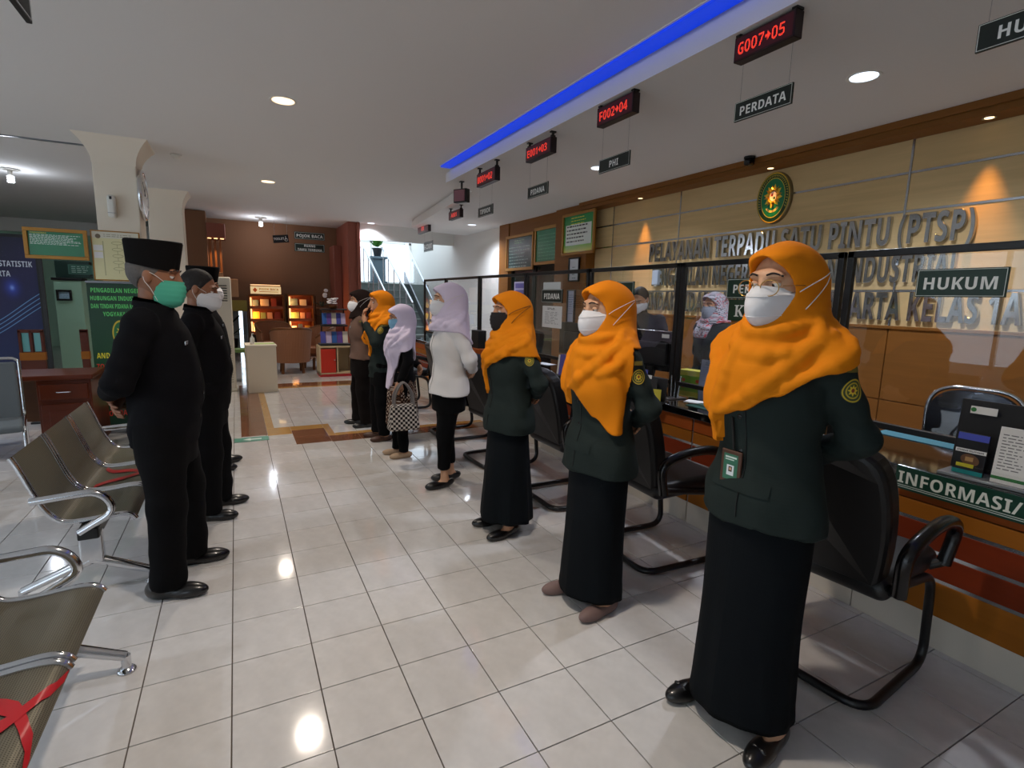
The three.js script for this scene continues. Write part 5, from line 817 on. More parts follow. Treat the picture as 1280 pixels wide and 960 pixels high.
{ // gold framed green declaration board, hung before the column
  const q = rectZ(27, 283, 112, 326, -7.04);
  framed('framed_board', 'gold framed wide green declaration board left of the column', [q.x, q.y, -7.06], 0, q.w, q.h, .035, M.goldFrame, (g, w, h) => { g.fillStyle = '#157a4a'; g.fillRect(0, 0, w, h); g.fillStyle = '#d9c24a'; g.font = 'bold 20px sans-serif'; g.fillText('PENGUMUMAN', 26, 32); scribble(g, 22, 44, w - 44, 9, 14, '#d6e2d8', 7); }, 512);
  const t = thing('board_post', 'slim dark post carrying the green declaration board', 'post', [q.x - q.w * .3, 0, -7.075]); mesh('post', rbox(.03, q.y, .02, .003, 0, q.y / 2, 0), M.black, t); mesh('foot', rbox(.4, .02, .3, .004, 0, .01, -.05), M.black, t);
}
{ // flow chart poster on the column
  const q = rectZ(110, 286, 178, 352, -7.02);
  framed('flowchart_poster', 'cream flow chart poster with round seal on the column', [q.x, q.y, -7.098], 0, q.w, q.h, .012, M.goldFrame, (g, w, h) => { g.fillStyle = '#e0d9a4'; g.fillRect(0, 0, w, h); g.fillStyle = '#dcd7c4'; g.fillRect(0, 0, w, h * .14); g.beginPath(); g.arc(42, 40, 18, 0, 7); g.fillStyle = '#6b5330'; g.fill(); scribble(g, 80, 22, w - 120, 2, 14, '#8d8668', 4); g.strokeStyle = '#7c774f'; g.lineWidth = 2; g.strokeRect(70, 80, 4, h * .7); for (let i = 0; i < 5; i++) { g.beginPath(); g.ellipse(w * .52, 90 + i * 52, 36, 12, 0, 0, 7); g.stroke(); g.beginPath(); g.moveTo(w * .52, 102 + i * 52); g.lineTo(w * .52, 128 + i * 52); g.stroke(); if (i % 2) { g.beginPath(); g.ellipse(w * .82, 90 + i * 52, 30, 10, 0, 0, 7); g.stroke(); } } g.fillStyle = '#eceae6'; g.fillRect(6, 110, 62, 46); g.fillRect(8, 166, 58, 50); }, 320, 'poster', .016);
}
{ // roll-up banner
  const q = rectZ(106, 352, 192, 500, -6.3), t = thing('rollup_banner', 'dark green roll-up banner with green, yellow and red lettering', 'banner', [q.x + .01, 0, -6.3], .05), W = q.w, Hh = q.y1 - .06;
  const tex = canvasTex(320, 640, (g, w, h) => {
    const a = g.createLinearGradient(0, 0, w, h); a.addColorStop(0, '#0e3324'); a.addColorStop(.5, '#174a2c'); a.addColorStop(1, '#0c2a22'); g.fillStyle = a; g.fillRect(0, 0, w, h); g.textAlign = 'center'; g.fillStyle = '#5fd06a'; g.font = 'bold 27px sans-serif';
    ['PENGADILAN NEGERI,', 'HUBUNGAN INDUSTRIAL', 'DAN TINDAK PIDANA KORUPSI', 'YOGYAKARTA'].forEach((l, i) => { g.save(); g.translate(w / 2, 44 + i * 34); const m = g.measureText(l).width; if (m > 296) g.scale(296 / m, 1); g.fillText(l, 0, 0); g.restore(); });
    g.beginPath(); g.ellipse(w / 2, 222, 46, 58, 0, 0, 7); g.fillStyle = '#c9b136'; g.fill(); g.beginPath(); g.ellipse(w / 2, 222, 38, 50, 0, 0, 7); g.fillStyle = '#1d6a3c'; g.fill(); g.beginPath(); for (let i = 0; i < 16; i++) { const b = i * Math.PI / 8, r = i % 2 ? 14 : 26; g.lineTo(w / 2 + r * Math.cos(b), 216 + r * Math.sin(b)); } g.fillStyle = '#e2c53a'; g.fill();
    g.fillStyle = '#e8d62e'; g.font = 'bold 34px sans-serif'; g.fillText('ANDA MEMASUKI', w / 2, 330); g.fillStyle = '#d8362a'; g.fillText('ZONA INTEGRITAS', w / 2, 378); g.fillStyle = '#cfd8cc'; g.fillRect(0, 430, w, 60); g.fillStyle = '#5fa06a'; g.fillRect(0, 500, w, 40); g.fillStyle = '#d8362a'; g.fillText('NO GRATIFIKASI', w / 2, 590);
  });
  mesh('print', box(W, Hh, .004, 0, .06 + Hh / 2, 0), printed(tex, .4), t); mesh('top_rail', rbox(W + .01, .02, .014, .004, 0, .06 + Hh, 0), M.steelDull, t); mesh('cassette', rbox(W + .03, .07, .09, .015, 0, .035, 0), M.steelDull, t); mesh('support_pole', rod(V(0, .04, -.02), V(0, .06 + Hh, -.012), .008), M.steelDull, t);
}
{ // wooden desk
  const z = -5.55, a = onZ(28, 474, z), b = onZ(116, 470, z), w = b.x - a.x + .55, x1 = b.x, y = (a.y + b.y) / 2, t = thing('wooden_desk', 'reddish brown wooden desk with a drawer beside the banner', 'desk', [x1 - w / 2, 0, z - .3]);
  mesh('desktop', rbox(w, .04, .5, .008, 0, y, .07), M.cherry, t); const c = mesh('pedestal', rbox(.36, y - .06, .58, .006, w / 2 - .2, (y - .02) / 2 + .02, 0), M.cherry, t);
  const d = mesh('drawer', rbox(.32, .13, .02, .006, w / 2 - .2, y - .12, .298), M.cherry, t); mesh('handle', bent([[w / 2 - .25, y - .12, .305], [w / 2 - .25, y - .12, .33], [w / 2 - .15, y - .12, .33], [w / 2 - .15, y - .12, .305]], .01, .005), M.chrome, d);
  const e = mesh('cupboard_door', rbox(.32, y - .27, .02, .006, w / 2 - .2, (y - .27) / 2 + .05, .298), M.cherry, t); mesh('door_panel', rbox(.22, y - .38, .012, .006, w / 2 - .2, (y - .27) / 2 + .05, .306), M.cherry, e);
  mesh('side_panel', rbox(.03, y - .03, .58, .004, -w / 2 + .03, (y - .03) / 2, 0), M.cherry, t); mesh('modesty_panel', rbox(w - .42, y * .6, .02, .003, -.18, y * .62, -.2), M.darkWood, t);
}
{ // pale plastic armchair behind the capped man
  const t = thing('plastic_armchair', 'pale grey-green armchair between desk and roll-up banner', 'chair', [-.62, 0, -5.75], 2.2), m = std('#8fa392', .5);
  mesh('seat', rbox(.44, .04, .42, .015, 0, .42, 0), m, t); mesh('backrest', rbox(.44, .36, .03, .015, 0, .63, -.2, 0, -.15), m, t); for (const s of [-1, 1]) { mesh('armrest', bent([[s * .23, .43, .18], [s * .23, .62, .16], [s * .23, .64, -.2]], .05, .02), m, t); for (const zz of [-.18, .18]) mesh('leg', rod(V(s * .19, .42, zz), V(s * .22, 0, zz * 1.15), .02), m, t); }
}
{ // clock on the column side, air freshener on its face
  const p = onX(175, 242, -.86), t = thing('wall_clock', 'round silver rimmed wall clock on the side of the column', 'clock', [-.869, p.y, -7.3], Math.PI / 2);
  const r = .25; mesh('rim', put(new THREE.TorusGeometry(r, .022, 10, 40), 0, 0, .02), M.chrome, t); mesh('back', cyl(r, r, .03, 0, 0, .015, 36, Math.PI / 2), M.whitePlastic, t);
  const dial = new THREE.CircleGeometry(r * .95, 40); dial.translate(0, 0, .0315); mesh('dial', dial, printed(canvasTex(256, 256, (g) => { g.fillStyle = '#ece9e2'; g.fillRect(0, 0, 256, 256); g.fillStyle = '#222'; for (let i = 0; i < 12; i++) { const a = i * Math.PI / 6; g.save(); g.translate(128 + 100 * Math.cos(a), 128 + 100 * Math.sin(a)); g.rotate(a); g.fillRect(-10, -4, 20, 8); g.restore(); } }), .3), t);
  mesh('hour_hand', rbox(.012, .13, .004, .001, .03, .05, .036, 0, 0, -.6), M.black, t); mesh('minute_hand', rbox(.008, .19, .004, .001, -.06, .06, .04, 0, 0, .8), M.black, t);
  const q = rectZ(134, 244, 147, 273, -7.08), d = thing('air_freshener', 'white air freshener dispenser on the column face', 'dispenser', [q.x, q.y, -7.098]); mesh('body', rbox(q.w, q.h, .09, .025, 0, 0, .045), M.whitePlastic, d); mesh('nozzle', rbox(q.w * .3, .03, .01, .003, 0, q.h * .36, .092), M.black, d); mesh('seam', rbox(q.w * .96, .004, .004, .001, 0, -q.h * .3, .09), M.steelDull, d);
  const s = onY(220, 193, YM), e = thing('smoke_detector', 'small round smoke detector on the main ceiling', 'detector', [s.x, YM, s.z]); mesh('base', cyl(.055, .06, .018, 0, -.009, 0), M.whitePlastic, e); mesh('head', lathe([[0, -.05], [.03, -.048], [.045, -.02], [.045, -.015]], 0, 0, 0), M.whitePlastic, e);
  const h = onY(22, 6, YM - .12), hs = thing('hanging_sign', 'dark framed sign corner hanging from the main ceiling', 'sign', [h.x, 0, h.z], -Math.PI / 2); const a1 = onY(37, 30, 2.42); hs.position.set(a1.x, 2.42, a1.z); mesh('board', rbox(.42, .3, .02, .004, .21, .15, 0), M.black, hs); mesh('border', [rbox(.40, .006, .022, .002, .21, .012, 0), rbox(.006, .28, .022, .002, .012, .15, 0)], M.steelStrip, hs); for (const x of [.05, .37]) mesh('wire', rod(V(x, .3, 0), V(x, YM - 2.42, 0), .0015, 5), M.steelStrip, hs);
}

// ================= reading corner (far end) =================
{ // lit bookshelves
  const Zs = -12.95, shelfM = metric(std('#a6552a', .5, { map: woodTex })), covers = [['tan', '#d8c9b0'], ['red', '#b84a2e'], ['white', '#e6e0d0'], ['slate blue', '#4a5a6e'], ['mustard', '#c9a13a'], ['sage green', '#7c8f5a'], ['peach', '#e0b08a'], ['maroon', '#8a3a30'], ['dark grey', '#3f4f5a']]; let ci = 0;
  const mk = (u0, v0, u1, v1, label, sign) => {
    const a = onZ(u0, v0, Zs + .25), b = onZ(u1, v1, Zs + .25), w = b.x - a.x, y1 = a.y, y0 = b.y, t = thing('bookshelf', label, 'bookshelf', [(a.x + b.x) / 2, 0, Zs]);
    mesh('back_panel', box(w, y1, .02, 0, y1 / 2, -.16), shelfM, t); for (const s of [-1, 1]) mesh('side_panel', rbox(.035, y1, .34, .004, s * (w / 2 + .0175), y1 / 2, 0), M.darkWood, t); mesh('top_panel', rbox(w + .07, .03, .34, .004, 0, y1 + .015, 0), M.darkWood, t);
    mesh('base_cabinet', rbox(w, y0 - .02, .33, .004, 0, y0 / 2, 0), M.black, t);
    const n = 3, sh = (y1 - y0) / n; for (let i = 0; i < n; i++) mesh('shelf', rbox(w, .025, .30, .003, 0, y0 + i * sh + .0125, 0), shelfM, t);
    for (let i = 0; i < n; i++) mesh('ledge', rbox(w, .05, .02, .003, 0, y0 + i * sh + .04, .13), shelfM, t);
    for (let i = 0; i < n; i++) { let x = -w / 2 + .05; while (x < w / 2 - .12) { const bw = Math.min(rr(.09, .17), w / 2 - .03 - x), bh = rr(.16, .21), [cn, c] = covers[ci++ % covers.length]; const bk = mesh('book', rbox(bw, bh, .02, .003, x + bw / 2, y0 + i * sh + .025 + bh / 2, .03, 0, -.22), std(c, .6), scene); bk.position.set(t.position.x, 0, t.position.z); tag(bk, `${cn} book facing out on ${['the lowest', 'the middle', 'the top'][i]} shelf of the ${sign ? 'signed' : 'narrow'} bookcase`, 'book', `books facing out, ${['low', 'middle', 'top'][i]} shelf, ${sign ? 'signed' : 'narrow'} bookcase`); x += bw + rr(.015, .05); } }
    const lm = std('#fff', .4, { emissive: new THREE.Color('#ffc27a'), emissiveIntensity: 4 }); 
    mesh('shelf_lamp', box(.03, y1 - y0 - .06, .02, -w / 2 + .02, (y0 + y1) / 2, .12), lm, t); 
    const l = new THREE.RectAreaLight('#ffae5a', 220, .03, y1 - y0 - .06); l.position.set(-w / 2 + .037, (y0 + y1) / 2, .11); l.lookAt(t.position.x + w / 2, (y0 + y1) / 2, t.position.z - .1); l.name = 'shelf_light'; t.add(l); l.lookAt(t.position.x + w, (y0 + y1) / 2, t.position.z - .15);
    if (sign) { const h = .20; const sg = thing('light_box_sign', 'glowing POJOK BACA light box on top of the bookcase', 'sign', [t.position.x, y1 + .032, Zs]); mesh('case', rbox(w * .96, h, .12, .004, 0, h / 2, 0), M.darkWood, sg); const tx = canvasTex(256, 74, (g, W, Hh) => { g.fillStyle = '#ffe2ad'; g.fillRect(0, 0, W, Hh); g.fillStyle = '#a04a22'; g.beginPath(); g.moveTo(38, 12); g.lineTo(58, 37); g.lineTo(38, 62); g.lineTo(18, 37); g.fill(); g.fillStyle = '#6a4526'; g.font = 'bold 28px sans-serif'; g.fillText('POJOK BACA', 70, 38); g.fillRect(72, 50, 160, 6); });
      mesh('face', plate(w * .92, h - .04, 0, h / 2, .0615), std('#ffe2ad', .5, { map: tx, emissive: new THREE.Color('#ffffff'), emissiveMap: tx, emissiveIntensity: 1.3 }), sg); const q = new THREE.RectAreaLight('#ffca85', 5, w * .9, h - .05); q.position.set(0, h / 2, .066); q.rotation.y = Math.PI; q.name = 'sign_light'; sg.add(q); 
      mesh('top_lamp', box(w * .9, .015, .03, 0, h + .01, -.03), lm, sg); const q2 = new THREE.RectAreaLight('#ffb866', 20, w * .9, .03); q2.position.set(0, h + .02, -.03); q2.rotation.x = Math.PI / 2; q2.name = 'top_light'; sg.add(q2); }
  };
  mk(312, 370, 356, 418, 'lit wooden bookcase under the POJOK BACA light box', true); mk(361, 369, 393, 418, 'narrower lit wooden bookcase beside the signed one', false);
  for (const [u, y] of [[396, 1.3]]) { const p = onZ(396, 370, Zs + .1), t = thing('magazine_rack', 'slim dark magazine rack beside the narrow bookcase', 'rack', [p.x + .06, 0, Zs]); for (const s of [-1, 1]) mesh('post', rod(V(s * .08, 0, 0), V(s * .08, 1.36, 0), .012), M.darkWood, t); for (let i = 0; i < 4; i++) mesh('shelf', rbox(.18, .015, .16, .003, 0, .3 + i * .3, 0), M.darkWood, t); }
}
// wall signs
{
  const S1 = (u0, v0, u1, v1, text, label, o = {}) => { const q = rectZ(u0, v0, u1, v1, ZF + .01), t = thing('wall_sign', label, 'sign', [q.x, q.y, ZF + .006], 0); mesh('board', rbox(q.w, q.h, .012, .003, 0, 0, 0), std('#16231d', .4), t); mesh('lettering', plate(q.w - .01, q.h - .01, 0, 0, .0068), printed(signTex(text, 320, Math.round(320 * q.h / q.w), { bg: o.bg ?? '#16261f', fs: o.fs ?? .6, border: o.border ?? 3 }), .4), t); return t; };
  S1(367.5, 289, 406, 301, 'POJOK BACA', 'upper dark POJOK BACA sign on the brown end wall'); S1(368, 303.5, 406, 316, 'RUANG\nTAMU TERBUKA', 'lower dark RUANG TAMU TERBUKA sign on the brown end wall', { fs: .8 });
  const q = rectZ(341, 293, 361, 304, -11.9), t = thing('hanging_sign', 'tilted dark TOILET sign with wheelchair symbol hung from the ceiling', 'sign', [q.x, q.y, -11.9], 0); mesh('board', rbox(q.w, q.h, .015, .003, 0, 0, 0, 0, 0, .12), M.black, t); mesh('lettering', put(new THREE.PlaneGeometry(q.w - .01, q.h - .01), 0, 0, .0085, 0, 0, .12), printed(canvasTex(256, 132, (g, w, h) => { g.fillStyle = '#11131a'; g.fillRect(0, 0, w, h); g.fillStyle = '#f0f0f0'; g.font = 'bold 58px sans-serif'; g.fillText('TOILET', 4, 84, 180); g.lineWidth = 9; g.strokeStyle = '#f0f0f0'; g.beginPath(); g.arc(216, 88, 24, 0, 7); g.stroke(); g.fillRect(208, 24, 10, 58); }), .4), t); for (const s of [-1, 1]) mesh('wire', rod(V(s * q.w * .4, q.h * .45, 0), V(s * q.w * .4, YM - q.y, 0), .002, 5), M.steelStrip, t);
}
{ // red and cream cabinet with brochure racks and flowers
  const z = -9.6, q = rectZ(399, 433, 442, 470, z + .2), t = thing('display_cabinet', 'cream cabinet with a red door and red base before the fin', 'cabinet', [q.x, 0, z]);
  mesh('body', [rbox(q.w, .03, .38, .004, 0, q.y1 - .015, 0), rbox(.025, q.y1 - .05, .38, .004, -q.w / 2 + .0125, q.y1 / 2, 0), rbox(.025, q.y1 - .05, .38, .004, q.w / 2 - .0125, q.y1 / 2, 0), rbox(q.w, .03, .38, .004, 0, .06, 0), rbox(.025, q.y1 - .05, .36, .004, .02, q.y1 / 2, 0), box(q.w - .03, q.y1 - .06, .015, 0, q.y1 / 2, -.17)], std('#c9b48e', .5), t);
  const d = mesh('door', rbox(q.w * .44, q.y1 - .12, .02, .004, -q.w * .24, q.y1 / 2 + .01, .185), std('#c8321f', .4), t); mesh('knob', sph(.012, -q.w * .06, q.y1 * .55, .2, 1, 1, 1, 8), M.chrome, d); mesh('plinth', rbox(q.w, .045, .38, .004, 0, .0225, 0), std('#b3262a', .4), t);
  const r0 = q.y1; const rack = thing('brochure_stand', 'black tiered brochure stand with blue and purple leaflets on the cabinet', 'stand', [q.x, r0 + .001, z]);
  mesh('base', rbox(.5, .03, .3, .004, 0, .015, 0), M.black, rack); mesh('shelf', rbox(.42, .025, .26, .004, 0, .34, 0), M.black, rack); for (const s of [-1, 1]) mesh('spine', box(.02, .60, .02, s * .19, .31, -.12), M.black, rack); mesh('top_shelf', rbox(.42, .02, .26, .004, 0, .615, 0), M.black, rack);
  const cols = ['#4a4fa8', '#c9b8d8', '#2f63b0', '#6a4aa0', '#d9d3c4']; for (let i = 0; i < 5; i++) { mesh('leaflet', rbox(.085, .2, .006, .001, -.19 + i * .092, .14, .06, 0, -.2), std(cols[i], .5), rack); mesh('leaflet', rbox(.075, .19, .006, .001, -.16 + i * .078, .46, .05, 0, -.2), std(cols[(i + 2) % 5], .5), rack); }
  mesh('carton', rbox(.3, .2, .05, .003, 0, .46, -.05), std('#cfc6b4', .7), rack);
  const fl = thing('flower_arrangement', 'white flowers in a dark pot on the brochure stand', 'flowers', [q.x, r0 + .628, z]); mesh('pot', lathe([[0, 0], [.06, 0], [.075, .06], [.07, .06], [.06, .02], [0, .02]], 0, 0, 0, 16), M.darkWood, fl); for (let i = 0; i < 14; i++) { const a = rr(0, 6.28), r = rr(0, .1), y = .08 + rr(0, .1); mesh('blossom', [0, 1, 2, 3, 4].map((k) => sph(.022, r * Math.cos(a) + .018 * Math.cos(k * 1.257), y, r * Math.sin(a) + .018 * Math.sin(k * 1.257), 1, .5, 1, 6)), std('#e6e1e2', .7), fl); }
  const op = onZ(402, 368, -12.2), o2 = thing('orchid_stand', 'dark carved stand with white orchids before the fin', 'flowers', [op.x, 0, -12.2]); mesh('stand', [rod(V(0, 0, 0), V(0, 1.1, 0), .03), rbox(.3, .03, .3, .005, 0, .015, 0), rbox(.2, .02, .2, .005, 0, 1.1, 0)], M.darkWood, o2); mesh('leaf', [0, 1, 2, 3].map((k) => put(new THREE.SphereGeometry(1, 8, 6).scale(.03, .008, .12), 0, 0, .1).rotateX(-.5).rotateY(k * 1.6).translate(0, 1.14, 0)), std('#23301f', .6), o2); for (let i = 0; i < 5; i++) mesh('blossom', sph(.045, .05 + rr(-.05, .07), 1.3 + rr(0, .2), rr(-.06, .06), 1, .8, .6, 8), std('#d9d2d2', .7), o2);
}
{ // white reception box, floor standing air conditioner
  const q = rectZ(307, 432, 347, 489, -8.15), t = thing('reception_box', 'plain cream box counter standing on the brown floor inlay', 'counter', [q.x, 0, -8.4], .04); mesh('body', rbox(q.w, q.y1 - .02, .45, .006, 0, (q.y1 - .02) / 2, 0), std('#d8cbb4', .55), t); mesh('top', rbox(q.w + .02, .025, .47, .004, 0, q.y1 - .01, 0), std('#e2d8c2', .5), t);
  const b = thing('sanitizer_bottle', 'small white pump bottle on the cream box counter', 'bottle', [q.x - .1, q.y1 + .003, -8.3]); mesh('body', lathe([[0, 0], [.028, 0], [.03, .01], [.03, .09], [.012, .105], [.012, .12], [0, .12]], 0, 0, 0, 16), M.whitePlastic, b); mesh('pump', [cyl(.006, .006, .03, 0, .135, 0, 8), rbox(.03, .01, .012, .003, .008, .15, 0)], M.whitePlastic, b);
  const gp = mesh('place_mat', rbox(.26, .004, .2, .001, q.x + .06, q.y1 + .005, -8.38), std('#9db26a', .7)); tag(gp, 'green sheet lying on the cream box counter', 'mat');
  const a = thing('standing_air_conditioner', 'tall cream standing air conditioner beside the pillar', 'air conditioner', [-.28, 0, -8.55]); mesh('body', rbox(.46, 1.58, .34, .02, 0, .81, 0), std('#d9d2c2', .45), a); mesh('base', rbox(.48, .04, .36, .01, 0, .02, 0), std('#bfb7a6', .5), a); for (let i = 0; i < 7; i++) mesh('louver', rbox(.36, .012, .02, .003, .0, 1.28 + i * .034, .17, 0, .4), std('#3c3a36', .5), a); for (let i = 0; i < 16; i++) mesh('grille_slat', rbox(.40, .012, .012, .003, 0, .14 + i * .034, .172), std('#b7ad98', .5), a);
  const s = thing('stool', 'dark stool with a green padded seat beside the air conditioner', 'stool', [.02, 0, -9.3]); mesh('seat', cyl(.15, .15, .05, 0, .5, 0, 20), std('#5d7a3e', .5), s); for (let i = 0; i < 4; i++) { const an = i * 1.57 + .78; mesh('leg', rod(V(.09 * Math.cos(an), .48, .09 * Math.sin(an)), V(.17 * Math.cos(an), 0, .17 * Math.sin(an)), .012), M.blackMetal, s); }
}
{ // wicker tub armchairs
  const wick = metric(std('#8a5a3c', .7, { bumpMap: weaveTex, bumpScale: .004 }), .3);
  const tub = (x, z, turn, label) => { const t = thing('tub_armchair', label, 'armchair', [x, 0, z], turn, 'reading corner armchairs'); const NA = 28, NY = 8, pos = [], idx = []; for (let s = 0; s < 2; s++) for (let j = 0; j <= NY; j++) for (let i = 0; i <= NA; i++) { const a = mix(-2.15, 2.15, i / NA), top = .80 - .2 * Math.pow(Math.abs(a) / 2.15, 3), y = mix(.2, top, j / NY), r = (.30 + .05 * j / NY) - s * .045; pos.push(Math.sin(a) * r, y, -Math.cos(a) * r); } const L = (NA + 1) * (NY + 1); for (let s = 0; s < 2; s++) for (let j = 0; j < NY; j++) for (let i = 0; i < NA; i++) { const a = s * L + j * (NA + 1) + i, b = a + NA + 1; s ? idx.push(a, a + 1, b, a + 1, b + 1, b) : idx.push(a, b, a + 1, a + 1, b, b + 1); } for (let i = 0; i < NA; i++) { const a = NY * (NA + 1) + i; idx.push(a, a + L, a + 1, a + 1, a + L, a + L + 1); } for (let j = 0; j < NY; j++) for (const i of [0, NA]) { const a = j * (NA + 1) + i, b = a + NA + 1; idx.push(a, a + L, b, b, a + L, b + L); } const g = new THREE.BufferGeometry(); g.setAttribute('position', new THREE.Float32BufferAttribute(pos, 3)); g.setIndex(idx); const g2 = g.toNonIndexed(); g2.computeVertexNormals(); mesh('shell', g2, wick, t); mesh('seat', cyl(.29, .27, .1, 0, .36, 0, 24), std('#a4663c', .6), t); mesh('rim', spline(Array.from({ length: 15 }, (_, i) => { const a = mix(-2.15, 2.15, i / 14); return [Math.sin(a) * .33, .80 - .2 * Math.pow(Math.abs(a) / 2.15, 3), -Math.cos(a) * .33]; }), .025, 40, 8), M.darkWood, t); for (let i = 0; i < 4; i++) { const a = i * 1.57 + .78; mesh('leg', rod(V(.22 * Math.cos(a), .22, .22 * Math.sin(a)), V(.24 * Math.cos(a), 0, .24 * Math.sin(a)), .025), M.darkWood, t); } };
  tub(.84, -10.15, Math.PI, 'brown wicker tub armchair with its back to the hall'); tub(.66, -12.0, .2, 'brown wicker tub armchair facing the hall before the bookcases'); tub(1.33, -10.6, -1.2, 'brown wicker armchair with orange cushion beside the red cabinet');
}
{ // passage plant
  const p = thing('potted_plant', 'dark leafy plant in the passage beside the end wall', 'plant', [-.15, 0, -14.2]); mesh('pot', lathe([[0, 0], [.12, 0], [.16, .3], [.14, .3], [.12, .26], [0, .26]], 0, 0, 0), std('#3a2f28', .6), p); for (let i = 0; i < 22; i++) { const g = new THREE.SphereGeometry(1, 8, 5).scale(.05, .006, .18).translate(0, 0, .18); g.rotateX(-rr(.1, 1.3)); g.rotateY(rr(0, 6.28)); g.translate(0, .3 + rr(0, .35), 0); mesh('leaf', g, std('#2f4a26', .6), p); }
  const gs = mesh('floor_sticker', rbox(.3, .002, .15, .0008, .07, .003, -5.53), printed(canvasTex(128, 64, (g, w, h) => { g.fillStyle = '#3f8a72'; g.fillRect(0, 0, w, h); g.fillStyle = '#d9e6dc'; g.beginPath(); g.moveTo(30, 32); g.lineTo(60, 12); g.lineTo(60, 24); g.lineTo(100, 24); g.lineTo(100, 40); g.lineTo(60, 40); g.lineTo(60, 52); g.fill(); }), .4)); tag(gs, 'green floor sticker with a white arrow by the brown inlay', 'sticker');
}

// ================= things on and behind the counter =================
const onTop = (u, v) => onY(u, v, YT);
{ // brochure display near the information sign
  const p = onTop(1238, 592), t = thing('brochure_display', 'black brochure display board with service leaflets above the INFORMASI sign', 'display', [2.60, YT + .0005, -.905], -Math.PI / 2 + .06);
  mesh('backboard', rbox(.28, .30, .012, .003, 0, .15, -.06, 0, -.08), M.black, t); mesh('base', rbox(.28, .012, .16, .003, 0, .006, 0), std('#8a8f92', .1), t); mesh('pocket', rbox(.28, .05, .004, .001, 0, .03, .07), phys('#ffffff', .05, { transmission: 1, thickness: 0 }), t);
  mesh('name_plate', rbox(.085, .03, .003, .001, -.06, .262, -.045, 0, -.08), M.paper, t);
  mesh('emblem', cyl(.009, .009, .002, -.092, .263, -.0425, 12, Math.PI / 2), std('#2f7a3a', .5), t);
  const book = canvasTex(192, 288, (g, w, h) => { g.fillStyle = '#15161a'; g.fillRect(0, 0, w, h); g.fillStyle = '#4a55b8'; g.fillRect(0, 0, w, 46); g.fillStyle = '#e6e6e2'; g.fillRect(0, 110, w, 26); g.fillStyle = '#222'; g.font = 'bold 16px sans-serif'; g.fillText('STANDAR PELAYANAN', 8, 129); g.fillStyle = '#6a4a30'; g.beginPath(); g.ellipse(100, 185, 60, 40, .2, 0, 7); g.fill(); g.fillStyle = '#b08a5a'; g.fillRect(70, 165, 50, 30); g.fillStyle = '#c9c22e'; g.fillRect(20, 214, 110, 26); g.fillStyle = '#1f8a8a'; g.fillRect(0, 258, w, 30); });
  mesh('leaflet', rbox(.10, .165, .012, .002, -.055, .095, .03, 0, -.12), M.black, t); mesh('leaflet_cover', put(new THREE.PlaneGeometry(.098, .163), -.055, .095, .0372, 0, -.12), printed(book, .35), t);
  mesh('leaflet', rbox(.10, .22, .01, .002, .07, .115, .035, 0, -.14), M.paper, t); mesh('leaflet_text', put(new THREE.PlaneGeometry(.098, .218), .07, .115, .0412, 0, -.14), printed(canvasTex(128, 256, (g, w, h) => { g.fillStyle = '#e6e4de'; g.fillRect(0, 0, w, h); scribble(g, 14, 30, 100, 12, 14, '#666', 4); g.fillStyle = '#2f7a3a'; g.fillRect(0, 220, w, 14); }), .6), t);
}
{
  const sheet = (u, v, w, d, c, label, turn = 0) => { const p = onTop(u, v), m = mesh('desk_mat', rbox(w, .003, d, .001, 0, 0, 0), std(c, .6)); m.position.set(p.x, YT + .0022, p.z); m.rotation.y = turn; tag(m, label, 'mat'); };
  sheet(1165, 549, .28, .42, '#3f7f8f', 'teal desk mat on the worktop beside the brochure display'); sheet(905, 512, .26, .4, '#27584f', 'dark teal desk mat beyond the tissue box'); sheet(872, 503, .10, .16, '#d9dadb', 'white paper lying on the worktop before the glass', .4); sheet(682, 455, .12, .22, '#cfd0d6', 'stack of white forms by the PIDANA window', .2);
}
function holder(u, v, label, cols, dx = 0) { const p = onTop(u, v), t = thing('brochure_holder', label, 'holder', [p.x + dx, YT + .0005, p.z], -Math.PI / 2 + .3, 'brochure holders on the worktop'); mesh('base', rbox(.22, .012, .14, .003, 0, .006, 0), M.black, t); mesh('back', rbox(.22, .16, .008, .002, 0, .085, -.055, 0, -.1), std('#26282c', .4), t); cols.forEach(([c, h, w2], i) => mesh('leaflet', rbox(w2, h, .006, .001, -.08 + i * .055, h / 2 + .012, -.03 + i * .02, .1 * i, -.14), std(c, .55), t)); return t; }
holder(808, 503, 'brochure holder with blue folders and a yellow leaflet by the PHI window', [['#4a4fa0', .20, .10], ['#e2e2e4', .17, .08], ['#18181b', .15, .08], ['#c9bf3a', .09, .06]]);
holder(706, 471, 'brochure holder with a white folder by the PIDANA window', [['#dcdcd8', .17, .06], ['#5550a0', .18, .09], ['#c9a83a', .09, .06], ['#2f5fa8', .07, .06]]);
